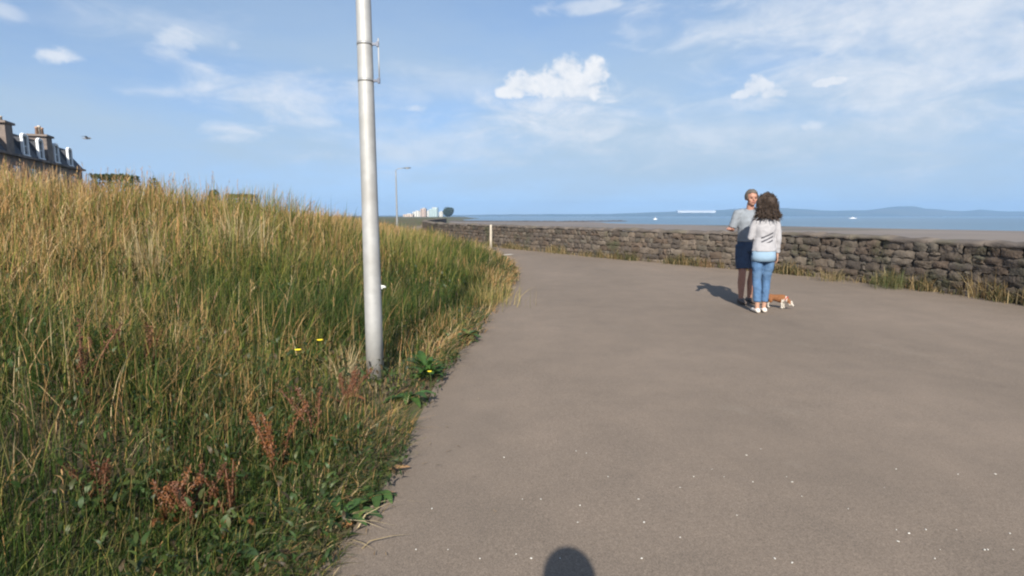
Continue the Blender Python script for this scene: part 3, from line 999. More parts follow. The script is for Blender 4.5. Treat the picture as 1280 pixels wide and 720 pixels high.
# stone chips lying on the path
M_CHIP = mat('pale_stone_chip', (.62, .60, .54), .8, vary=.2, scale=40)
bm = bmesh.new(); vs = ball(bm, (0, 0, .0), (1, .75, .5), 1)
for v in vs: v.co *= random.uniform(.8, 1.15)
chip_me_o = obj('stone_chip', bm, M_CHIP)
chips = [(630, 575), (805, 656), (720, 566), (733, 570), (867, 598), (890, 590), (850, 612), (951, 563), (983, 599), (990, 607), (933, 571), (941, 605), (1002, 625), (1105, 614),
         (1120, 588), (1197, 597), (1244, 595), (1262, 670), (1230, 694), (1195, 667), (1157, 666), (1136, 669), (1122, 682), (1120, 667), (990, 706), (968, 705), (921, 646), (802, 703),
         (798, 627), (725, 634), (653, 626), (676, 627), (722, 657), (645, 699), (664, 703), (1266, 690), (700, 700), (1234, 693), (1175, 690), (1168, 704), (600, 705), (560, 690), (540, 640),
         (850, 676), (905, 600), (520, 690), (760, 600), (1060, 640)]
for i, (px, py) in enumerate(chips):
    o = chip_me_o if i == 0 else chip_me_o.copy()
    if i: C.objects.link(o)
    p = hit(px, py)
    k = random.uniform(.0024, .005) * (1.4 if i < 2 else 1)
    o.location = (p.x, p.y, .006 + k * .3); o.scale = (k * random.uniform(.8, 1.5), k, k * .9); o.rotation_euler.z = random.uniform(0, 6)
    tag(o, 'tiny pale stone chip lying on the bare asphalt of the path', 'stone chip', 'stone chips scattered on the path')


# ------------------------------------------------------------------ lamps and post
def street_lamp(x, y, label, h=6.6, r0=.082, r1=.045, bracket=False, arm=.8, rot=0.0, scale_w=1.0):
    z0 = ground_at(x, y)
    root = thing('street_lamp', label, 'lamp post', (x, y, z0 - .05), rot, None)
    bm = bmesh.new()
    n = 24; sg = 1 if arm > 0 else -1
    tube(bm, [(0, 0, h * i / 12) for i in range(13)], [r0 + (r1 - r0) * i / 12 for i in range(13)], n)
    obj('pole', bm, M_STEEL, root, True)
    bm = bmesh.new()
    tube(bm, [(0, 0, h - .05), (.0, 0, h + .12), (.18 * sg, 0, h + .26), (arm, 0, h + .34)], [r1 * .8, r1 * .75, r1 * .7, r1 * .6], 12); obj('arm', bm, M_STEEL, root, True)
    bm = bmesh.new()
    tube(bm, [(arm - .05 * sg, 0, h + .33), (arm + .1 * sg, 0, h + .345), (arm + .45 * sg, 0, h + .36), (arm + .62 * sg, 0, h + .355)], [(.05, .04), (.13, .06), (.14, .06), (.06, .03)], 14, side=(0, 1, 0))
    hd = obj('lamp_head', bm, M_LAMPHEAD, root, True)
    bm = bmesh.new()
    tube(bm, [(arm + .12 * sg, 0, h + .28), (arm + .28 * sg, 0, h + .272), (arm + .46 * sg, 0, h + .28)], [(.06, .02), (.11, .03), (.06, .02)], 12, side=(0, 1, 0))
    obj('lens', bm, M_LENS, hd, True)
    if bracket:
        zt, zb = bracket
        for zz in (zt, zb):
            rr = r0 + (r1 - r0) * zz / h
            bm = bmesh.new()
            rings = tube(bm, [(0, 0, zz - .011), (0, 0, zz + .011)], rr + .002, 24)
            obj('clamp_band', bm, M_BAND, root, True)
            bm = bmesh.new()
            box(bm, (rr + .022, 0, zz), (.05, .018, .018)); box(bm, (rr + .042, 0, zz), (.018, .022, .04))
            obj('bracket_arm', bm, M_DARKMETAL, root)
        rr = r0 + (r1 - r0) * zt / h
        bm = bmesh.new(); tube(bm, [(rr + .048, 0, zb - .02), (rr + .048, 0, zt + .045)], .005, 8)
        obj('bracket_rod', bm, M_STEEL, root, True)
    return root


M_LAMPHEAD = mat('lamp_housing', (.18, .19, .20), .5, metal=.3, vary=.15)
M_LENS = mat('lamp_lens', (.5, .52, .52), .2, vary=.05)
M_BAND = mat('clamp_band_steel', (.36, .36, .35), .5, metal=.6, vary=.1)
street_lamp(-1.17, 4.66, 'tall grey galvanised steel lamp pole rising out of the grass at the near path edge', 6.8, .074, .040, bracket=(2.78, 2.50), arm=-.8)
M_STEEL = mat('dull_steel', (.26, .27, .28), .6, metal=.4, vary=.1)
street_lamp(-11.0, 54, 'distant thin pale lamp post beyond the dry grass bank', 5.6, .10, .055, rot=0.1)
M_STEEL = bpy.data.materials['galvanised_steel']

bm = bmesh.new()
tube(bm, [(0, 0, -.1), (0, 0, .5), (0, 0, 1.02), (0, 0, 1.05)], [.052, .05, .048, .03], 12)
po = obj('post', bm, M_POSTW, None, True)
po.location = (-.86, 22.9, 0)
tag(po, 'short pale wooden post where the path bends away beside the sea wall', 'post')

# worn white line on the path
bm = bmesh.new()
a = hit(622, 320.5); b = hit(640, 318.5)
d = (b - a).normalized(); n_ = Vector((-d.y, d.x, 0))
vs = []
for t in range(9):
    p = a + (b - a) * (t / 8)
    vs.append((bm.verts.new((p.x - n_.x * .09, p.y - n_.y * .09, .020)), bm.verts.new((p.x + n_.x * .09, p.y + n_.y * .09, .020))))
for q, r in zip(vs[:-1], vs[1:]): bm.faces.new((q[0], r[0], r[1], q[1]))
tag(obj('road_marking', bm, mat('worn_white_paint', (.62, .58, .52), .8, vary=.3, scale=10)), kind='structure')


# ------------------------------------------------------------------ terrace of houses
def terrace():
    A, ang = (-44.4, 50.0), math.radians(111.8)
    root = thing('terrace_house', 'grey stone terrace with slate mansard roof and white dormers above the bank', 'building', (A[0], A[1], 0), ang)
    u0, u1, dp = -14.0, 20.4, 9.0
    ev, tp, sb = 7.0, 9.0, .95
    bm = bmesh.new()
    box(bm, ((u0 + u1) / 2, dp / 2, ev / 2), (u1 - u0, dp, ev))
    wall = obj('wall', bm, M_SANDST, root)
    bm = bmesh.new()
    o_ = .15
    lo = [bm.verts.new(v) for v in ((u0, -o_, ev), (u1 + o_, -o_, ev), (u1 + o_, dp + o_, ev), (u0, dp + o_, ev))]
    hi = [bm.verts.new(v) for v in ((u0, sb, tp), (u1 - 1.7, sb, tp), (u1 - 1.7, dp - sb, tp), (u0, dp - sb, tp))]
    for k in range(4):
        bm.faces.new((lo[k], lo[(k + 1) % 4], hi[(k + 1) % 4], hi[k]))
    r0, r1 = bm.verts.new((u0, dp / 2, tp + .25)), bm.verts.new((u1 - 4, dp / 2, tp + .25))
    bm.faces.new((hi[0], hi[1], r1, r0)); bm.faces.new((hi[1], hi[2], r1)); bm.faces.new((hi[2], hi[3], r0, r1)); bm.faces.new((hi[3], hi[0], r0)); bm.faces.new(lo[::-1])
    obj('roof', bm, M_SLATE, root)
    bm = bmesh.new(); box(bm, ((u0 + u1) / 2, -.2, ev - .12), (u1 - u0 + .1, .4, .22)); obj('cornice', bm, M_SANDST, root)
    bm = bmesh.new(); box(bm, ((u0 + u1 - 1.7) / 2, sb - .02, tp + .02), (u1 - u0 - 1.7, .22, .16)); obj('roof_edge', bm, mat('lead_flashing', (.11, .115, .13), .6, vary=.2), root)
    for k, u in enumerate((-11.5, -7.5, -3.6, 4.5, 8.1, 12.3, 16.4)):
        bm = bmesh.new(); w, d0 = 1.35, -.05
        # cheeks, head and rounded top, one body
        box(bm, (u, .55, ev + .88), (w - .1, 1.1, 1.72))
        dm = obj('dormer', bm, M_SLATE, root)
        bm = bmesh.new()
        box(bm, (u - w / 2 + .11, d0, ev + .85), (.22, .20, 1.7)); box(bm, (u + w / 2 - .11, d0, ev + .85), (.22, .20, 1.7)); box(bm, (u, d0 - .02, ev + .08), (w + .1, .26, .14))
        n = 9
        for j in range(n):
            a0, a1 = PI * j / n, PI * (j + 1) / n
            c0 = Vector((u + math.cos((a0 + a1) / 2) * (w / 2 - .11), d0, ev + 1.70 + math.sin((a0 + a1) / 2) * .30))
            box(bm, c0, (.27, .20, .24), Matrix.Rotation(-((a0 + a1) / 2 + PI / 2), 3, 'Y'))
        obj('dormer_frame', bm, M_WHITEP, dm)
        bm = bmesh.new(); box(bm, (u, d0 + .045, ev + .98), (w - .42, .03, 1.70)); wn = obj('window', bm, M_GLASSW, dm)
        bm = bmesh.new(); box(bm, (u, d0 + .02, ev + .95), (w - .42, .04, .06)); obj('sash_bar', bm, M_WHITEP, dm)
    for u, top, pots, pm in ((1.0, 9.55, 3, M_POT2), (10.25, 9.55, 3, M_POT)):
        bm = bmesh.new()
        box(bm, (u, .55, (ev + top) / 2), (1.5, 1.5, top - ev))
        yc = .55
        ch = obj('chimney', bm, M_SANDST, root)
        bm = bmesh.new(); box(bm, (u, yc, top + .02), (2.0, 1.8, .2)); obj('chimney_cap', bm, M_SANDST, ch)
        for j in range(pots):
            bm = bmesh.new(); xx = u + (j - 1) * .68; hh = (.75, .95, .85)[j] if u > 1 else .55
            tube(bm, [(xx, yc, top + .12), (xx, yc, top + .12 + hh * .8), (xx, yc, top + .12 + hh * .82), (xx, yc, top + .12 + hh)], [.16, .125, .16, .15], 10)
            obj('chimney_pot', bm, (pm if j != 1 else M_POT2), ch, True)
    for u in (-11.5, -7.5, -3.6, 2.2, 5.6, 9.0, 13.0, 17.0):
        for zc in (4.9, 1.8):
            bm = bmesh.new(); box(bm, (u, -.03, zc), (1.15, .12, 2.0)); wf = obj('window', bm, M_WHITEP, wall)
            bm = bmesh.new(); box(bm, (u, -.08, zc), (.95, .05, 1.8)); obj('pane', bm, M_GLASSW, wf)


terrace()


# ------------------------------------------------------------------ hedges, bushes, trees
def leafy(name, centre, radii, n, leaf, cols, parent=None, boxy=False, seed=0, top_lumps=.25, place=None):
    rng = np.random.default_rng(seed)
    if boxy:
        p = rng.uniform(-1, 1, (n, 3))
        k = rng.integers(0, 3, n); sgn = rng.choice([-1, 1], n)
        surf = rng.random(n) < .75
        p[np.arange(n), k] = np.where(surf, sgn * rng.uniform(.85, 1.03, n), p[np.arange(n), k])
    else:
        d = rng.normal(size=(n, 3)); d /= np.linalg.norm(d, axis=1)[:, None]
        lump = np.zeros(n)
        for _ in range(14):
            c = rng.normal(size=3); c /= np.linalg.norm(c)
            lump += np.exp(-((d - c) ** 2).sum(1) * 5) * rng.uniform(.3, 1)
        rr = (.72 + top_lumps * lump) * rng.random(n) ** .22
        p = d * rr[:, None]
    P = p * np.array(radii) + np.array(centre)
    a1 = rng.normal(size=(n, 3)); a1 /= np.linalg.norm(a1, axis=1)[:, None]
    a2 = np.cross(a1, rng.normal(size=(n, 3))); a2 /= np.linalg.norm(a2, axis=1)[:, None]
    sz = (leaf * rng.uniform(.6, 1.3, n))[:, None]
    V = np.stack([P - a1 * sz, P + a2 * sz * .55, P + a1 * sz, P - a2 * sz * .55], 1)
    q = np.arange(n * 4).reshape(n, 4)
    c = np.array(cols)[rng.integers(0, len(cols), n)] * rng.uniform(.7, 1.25, n)[:, None]
    o = np_mesh(name, V, q, None, np.repeat(c[:, None, :], 4, 1), M_LEAF, parent)
    if place: o.location = place
    return o


DARKG = [(.030, .048, .018), (.042, .062, .020), (.055, .072, .026)]
g = lambda x, y: ground_at(x, y)
h1 = leafy('hedge', (0, 0, (3.52 - g(-20.9, 30)) / 2), (.85, .7, (3.52 - g(-20.9, 30)) / 2), 5200, .07, DARKG, boxy=True, seed=2, place=(-20.9, 30, g(-20.9, 30)))
tag(h1, 'dark clipped square hedge rising over the bank crest beside the terrace end', 'hedge')
h2 = leafy('hedge', (0, 0, (2.68 - g(-16.5, 34.5)) / 2), (.75, .6, (2.68 - g(-16.5, 34.5)) / 2), 4000, .06, [(.05, .075, .03), (.075, .095, .045)], boxy=True, seed=3, place=(-16.5, 34.5, g(-16.5, 34.5)))
tag(h2, 'low pale green clipped hedge on the bank crest nearest the lamp pole', 'hedge')
b1 = leafy('bush', (0, 0, (3.32 - g(-19.1, 30.5)) / 2), (.65, .6, (3.32 - g(-19.1, 30.5)) / 2), 4000, .06, [(.06, .07, .025), (.08, .085, .03)], seed=4, place=(-19.1, 30.5, g(-19.1, 30.5)))
tag(b1, 'rounded olive bush just right of the dark square hedge on the crest', 'bush')
b2 = leafy('bush', (0, 0, (3.12 - g(-17.4, 33)) / 2), (.42, .45, (3.12 - g(-17.4, 33)) / 2), 3500, .05, DARKG, seed=5, place=(-17.4, 33, g(-17.4, 33)))
tag(b2, 'small dark bush between the olive bush and the low pale hedge', 'bush')


def far_tree(x, y, h, label, seed):
    root = thing('tree', label, 'tree', (x, y, 0))
    bm = bmesh.new(); tube(bm, [(0, 0, -.5), (.2, 0, h * .3), (.0, .1, h * .6)], [h * .035, h * .028, h * .012], 8)
    for k in range(5):
        a = k * 1.3; tube(bm, [(.1, 0, h * .35), (math.cos(a) * h * .2, math.sin(a) * h * .2, h * .65)], [h * .015, h * .005], 6)
    obj('trunk', bm, M_BARK, root, True)
    leafy('crown', (0, 0, h * .50), (h * .60, h * .5, h * .48), 3400, h * .035, DARKG, root, seed=seed)


far_tree(-98, 880, 17, 'dark round tree far off at the right end of the white flats', 8)
far_tree(-104, 900, 13, 'smaller dark tree far off between the glassy block and the round tree', 9)


def flats(px0, px1, pytop, dist, depth, mwall, label, storeys, slant=0.0, mwin=None):
    x0, x1 = (px0 - 640) / F * dist, (px1 - 640) / F * dist
    top = CAMH + (270 - pytop) / F * dist
    w = x1 - x0
    root = thing('apartment_block', label, 'building', ((x0 + x1) / 2, dist, 0))
    bm = bmesh.new()
    vs = box(bm, (0, depth / 2, top / 2), (w, depth, top))
    if slant:
        for v in vs:
            if v.co.z > 1 and v.co.x < 0: v.co.z -= slant
    obj('wall', bm, mwall, root)
    bm = bmesh.new(); box(bm, (w * .1, depth / 2, top + .7 - (slant * .4)), (w * .5, depth * .6, 1.6)); obj('roof_plant', bm, mat('grey_plant_room', (.35, .35, .34), .8), root)
    fh = top / storeys
    nc = max(2, int(w / 3.2))
    for s_ in range(storeys):
        bm = bmesh.new(); any_ = False
        for k in range(nc):
            xx = -w / 2 + w * (k + .5) / nc
            lim = top - (slant * (.5 - xx / w) if slant else 0)
            if fh * (s_ + .8) < lim:
                box(bm, (xx, -.02, fh * (s_ + .5)), (w / nc * .55, .16, fh * .5)); any_ = True
        if any_: obj('window_row', bm, mwin or M_GLASSW, root)
        else: bm.free()


M_RENDERW = mat('white_render', (.55, .54, .50), .8, vary=.08, scale=.3)
M_RENDERB = mat('buff_render', (.50, .40, .32), .8, vary=.1, scale=.3)
M_RENDERP = mat('pink_brick', (.42, .32, .26), .85, vary=.15, scale=.3)
M_CURTAIN = mat('pale_glass_facade', (.36, .46, .47), .3, vary=.12, scale=.2, spec=.6)
flats(505, 517, 268, 900, 14, M_RENDERB, 'low cream block at the left end of the far white flats', 3)
flats(517, 526, 264.5, 930, 14, M_RENDERW, 'white far block second from the left among the flats', 5)
flats(526.5, 533, 261, 900, 14, M_RENDERP, 'slim brick tower in the middle of the far flats', 7)
flats(533.5, 537, 264, 960, 12, M_RENDERW, 'narrow white far block tucked between the brick tower and the glassy block', 5)
flats(537, 547.5, 259.5, 900, 16, M_CURTAIN, 'pale glassy tower with a sloping roof, tallest of the far flats', 8, 3.0)
flats(549.5, 554, 265, 950, 12, M_RENDERW, 'small white far block just right of the tall glassy tower', 4)

# far shore building, breakwater, boats
def warehouse():
    x0, x1, yy = (846 - 640) / F * 4900, (893 - 640) / F * 4900, 4560
    x0, x1 = (846 - 640) / F * yy, (893 - 640) / F * yy
    zt, zb = CAMH + (270 - 263.6) / F * yy, 4
    root = thing('warehouse', 'long low white building on the far shore left of the man', 'building', ((x0 + x1) / 2, yy, 0))
    bm = bmesh.new(); box(bm, (0, 40, (zt + zb) / 2 + 12), (x1 - x0, 60, zt - zb - 24)); obj('wall', bm, mat('pale_cladding', (.5, .52, .54), .6, vary=.05, scale=.05), root)
    bm = bmesh.new()
    w, d = x1 - x0 + 4, 64
    a = [bm.verts.new(v) for v in ((-w / 2, 40 - d / 2, zt), (w / 2, 40 - d / 2, zt), (w / 2, 40 + d / 2, zt), (-w / 2, 40 + d / 2, zt), (-w / 2, 40, zt + 5), (w / 2, 40, zt + 5))]
    for f_ in ((0, 1, 5, 4), (2, 3, 4, 5), (1, 2, 5), (3, 0, 4), (3, 2, 1, 0)): bm.faces.new([a[k] for k in f_])
    obj('roof', bm, mat('pale_sheet_roof', (.5, .52, .54), .5, vary=.06, scale=.05), root)


warehouse()


def breakwater():
    pts = [(560, 470), (620, 455), (690, 450), (740, 470), (786, 500)]
    P = resample([((px - 640) / F * d, d) for px, d in pts], 2.0)
    V, Q = [], []
    prof = [(-3.2, -3.6), (-1.8, -2.9), (-.8, -2.45), (.8, -2.45), (2.0, -2.9), (3.4, -3.6)]
    for k, (x, y) in enumerate(P):
        end = min(1, (len(P) - 1 - k) / 6 + .15)
        for (o_, z) in prof: V.append((x + random.uniform(-.4, .4), y + o_ * 1.2, -3.6 + (z + 3.6) * end * random.uniform(.75, 1.2)))
    n = len(prof)
    for k in range(len(P) - 1):
        for j in range(n - 1):
            a = k * n + j
            Q.append((a, a + 1, a + n + 1, a + n))
    o = np_mesh('breakwater', V, Q, mat=mat('dark_rock', (.075, .06, .05), .95, vary=.4, scale=.3, bump=.6))
    tag(o, 'dark low rock breakwater running out across the far sand on the left', 'breakwater')


breakwater()


def boat(px, dist, L_, label, rz, cabin=True):
    x = (px - 640) / F * dist
    root = thing('boat', label, 'boat', (x, dist, -3.35), rz)
    bm = bmesh.new()
    tube(bm, [(-L_ / 2, 0, .55), (-L_ * .2, 0, .5), (L_ * .2, 0, .55), (L_ * .42, 0, .75), (L_ / 2, 0, .95)], [(L_ * .13, .6), (L_ * .15, .65), (L_ * .13, .65), (L_ * .06, .55), (.05, .3)], 12, side=(0, 1, 0))
    obj('hull', bm, M_WHITEP, root, True)
    bm = bmesh.new(); box(bm, (-L_ * .05, 0, 1.9), (L_ * .3, L_ * .16, 1.6)); box(bm, (-L_ * .05, 0, 2.75), (L_ * .36, L_ * .19, .14)); obj('cabin', bm, M_WHITEP, root)
    bm = bmesh.new(); box(bm, (-L_ * .05, 0, 2.2), (L_ * .304, L_ * .164, .5)); obj('window_band', bm, M_GLASSW, root)
    if cabin:
        bm = bmesh.new(); tube(bm, [(-L_ * .1, 0, 2.7), (-L_ * .1, 0, 6.5)], [.06, .03], 6); obj('mast', bm, M_STEEL, root)


boat(818, 720, 6, 'small white boat on the water left of the couple', .5)
boat(1063, 980, 15, 'white boat farther out on the water right of the couple', .1, False)


# ------------------------------------------------------------------ gull
def gull():
    d = pix_dir(108, 173); p = Vector((0, 0, CAMH)) + d * 36
    root = thing('gull', 'grey gull gliding in the sky right of the terrace chimneys', 'bird', p, .35)
    m_ = mat('gull_feather', (.10, .105, .12), .8, vary=.2); mw = mat('gull_pale_feather', (.2, .2, .21), .8, vary=.1)
    bm = bmesh.new()
    tube(bm, [(-.24, 0, .0), (-.14, 0, .0), (0, 0, .0), (.13, 0, .01), (.19, 0, .03), (.24, 0, .025), (.29, 0, .012)], [(.02, .008), (.045, .035), (.07, .06), (.05, .045), (.038, .036), (.025, .025), (.004, .006)], 12, side=(0, 1, 0))
    obj('body', bm, mw, root, True)
    for s in (-1, 1):
        V = []; Q = []
        st = [(0.03, .10, .16, .03), (.22, .13, .15, .10), (.42, .12, .12, .10), (.60, .04, .07, .05), (.70, -.06, .02, .02)]
        for (yy, xl, ch, zz) in st:
            for (fx, dz) in ((0, 0), (.3, .014), (1, 0), (.3, -.010)): V.append((xl - fx * ch, s * yy, zz + dz))
        for k in range(len(st) - 1):
            for j in range(4): a = k * 4 + j; b_ = k * 4 + (j + 1) % 4; Q.append((a, b_, b_ + 4, a + 4))
        Q.append((0, 1, 2, 3)); Q.append((16, 17, 18, 19))
        np_mesh('wing', V, Q, mat=m_, parent=root, smooth=True)


gull()


# ------------------------------------------------------------------ people
M_SKIN = mat('skin', (.38, .22, .155), .6, vary=.1, scale=12, spec=.35)
M_SKINR = mat('ruddy_skin', (.34, .175, .125), .6, vary=.15, scale=12, spec=.35)
M_DENIM = mat('blue_denim', (.065, .13, .24), .85, vary=.22, scale=14, bump=.2, stain=((.12, .20, .31), 4, .5, .75))
M_DENIML = mat('pale_denim', (.20, .29, .38), .85, vary=.12, scale=14)
M_SHORTS = mat('dark_blue_cotton', (.045, .068, .115), .85, vary=.2, scale=10)
M_SHIRTM = mat('grey_blue_shirt', (.19, .21, .235), .8, vary=.12, scale=9)
M_SHOEL = mat('pale_shoe', (.68, .62, .56), .6, vary=.08)
M_SHOED = mat('dark_shoe', (.10, .08, .07), .6, vary=.1)
M_HAIRB = mat('dark_brown_curls', (.050, .035, .027), .8, vary=.45, scale=30, spec=.25)
M_HAIRG = mat('grey_hair', (.10, .085, .072), .8, vary=.3, scale=30)
M_EYE = mat('eye_dark', (.03, .025, .02), .3, vary=.1)
M_LIP = mat('lips', (.33, .13, .11), .6, vary=.1)


def wrinkle(o, amp, sc, stretch=(1, 1, .45)):
    """Soft cloth folds pushed along the normals."""
    me = o.data
    ns = [v.normal.copy() for v in me.vertices]
    for v, n in zip(me.vertices, ns):
        p = Vector((v.co.x * stretch[0], v.co.y * stretch[1], v.co.z * stretch[2])) * sc
        q = Vector((v.co.x + v.co.z * .5, v.co.y, v.co.z * 1.4)) * sc * .8
        v.co += n * (amp * (mnoise.noise(p) + .7 * (.5 - abs(mnoise.noise(q)) * 2)))
    return o


def striped_top():
    M = mat('pale_top_with_stripes', (.325, .32, .335), .85, vary=.08, scale=12)
    nt = M.node_tree; N, L = nt.nodes.new, nt.links.new
    b = nt.nodes['Principled BSDF']; src = b.inputs['Base Color'].links[0].from_socket
    tc = N('ShaderNodeTexCoord'); sp = N('ShaderNodeSeparateXYZ'); L(tc.outputs['Object'], sp.inputs[0])

    def m(op, a, c):
        n = N('ShaderNodeMath'); n.operation = op
        for i, v in enumerate((a, c)):
            if isinstance(v, (int, float)): n.inputs[i].default_value = v
            else: L(v, n.inputs[i])
        return n.outputs[0]
    x, y, z = sp.outputs
    # slanting dark stripes printed across the small of the back
    t = m('SINE', m('MULTIPLY', m('SUBTRACT', m('MULTIPLY', z, 1.0), m('MULTIPLY', x, .45)), 120.0), 0)
    on = m('GREATER_THAN', t, .1)
    top = m('ADD', 1.13, m('MULTIPLY', m('ADD', x, .0), .5))
    for cnd in (m('GREATER_THAN', z, 1.01), m('LESS_THAN', z, top), m('GREATER_THAN', x, -.085), m('LESS_THAN', x, .09), m('LESS_THAN', y, .02)):
        on = m('MULTIPLY', on, cnd)
    mx = N('ShaderNodeMix'); mx.data_type = 'RGBA'; L(on, mx.inputs[0]); L(src, mx.inputs[6]); mx.inputs[7].default_value = (.07, .07, .08, 1)
    L(mx.outputs[2], b.inputs['Base Color'])
    return M


def hand(bm, wrist, d, palm_n, side, s=1.0, curl=.5):
    """Palm, four unequal bent fingers and a thumb; d: along the hand, palm_n: towards the palm's inside, side: towards the thumb."""
    w, d, n, t = Vector(wrist), Vector(d).normalized(), Vector(palm_n).normalized(), Vector(side).normalized()
    tube(bm, [w - d * .02, w + d * .02, w + d * .06 * s, w + d * .092 * s], [(.022 * s, .018 * s), (.030 * s, .017 * s), (.040 * s, .015 * s), (.036 * s, .013 * s)], 10, side=t)
    for k, L_ in enumerate((.072, .080, .074, .058)):
        b0 = w + d * .085 * s + t * (.028 - .0185 * k) * s
        p1 = b0 + (d + n * curl * .25) * L_ * .45 * s
        p2 = p1 + (d + n * curl * .9) .normalized() * L_ * .32 * s
        p3 = p2 + (d * .7 + n * curl * 1.3).normalized() * L_ * .25 * s
        tube(bm, [b0, p1, p2, p3], [.0092 * s, .0088 * s, .008 * s, .0065 * s], 8)
    b0 = w + d * .025 * s + t * .026 * s
    p1 = b0 + (d * .7 + t * .8 + n * .2).normalized() * .038 * s
    p2 = p1 + (d * .9 + t * .35 + n * .3).normalized() * .030 * s
    tube(bm, [b0, p1, p2], [.0125 * s, .0105 * s, .008 * s], 8)


def head(bm, c, s=1.0, yaw=0.0):
    """Skull, jaw, nose, ears; faces +Y before the turn."""
    R = Matrix.Translation(Vector(c)) @ Matrix.Rotation(yaw, 4, 'Z') @ Matrix.Scale(s, 4)
    vs = []
    vs += ball(bm, (0, -.005, .03), (.076, .096, .092), 3)
    vs += ball(bm, (0, .022, -.045), (.058, .070, .066), 3)
    vs += ball(bm, (0, .062, -.085), (.026, .022, .020), 2)
    vs += ball(bm, (0, .096, -.018), (.014, .020, .028), 2)      # nose
    vs += ball(bm, (0, .082, .030), (.050, .016, .012), 2)       # brow
    vs += ball(bm, (0, .084, -.055), (.024, .012, .012), 2)      # mouth
    for sg in (-1, 1):
        vs += ball(bm, (sg * .078, -.005, -.005), (.010, .018, .030), 2)
        vs += ball(bm, (sg * .045, .066, -.022), (.020, .018, .018), 2)
    bmesh.ops.transform(bm, matrix=R, verts=vs)
    return R


def face(root, R):
    bm = bmesh.new()
    for sg in (-1, 1): bmesh.ops.transform(bm, matrix=R, verts=ball(bm, (sg * .031, .083, .006), (.012, .008, .008), 2))
    obj('eyes', bm, M_EYE, root, True)
    bm = bmesh.new(); bmesh.ops.transform(bm, matrix=R, verts=ball(bm, (0, .094, -.054), (.024, .007, .008), 2)); obj('mouth', bm, M_LIP, root, True)


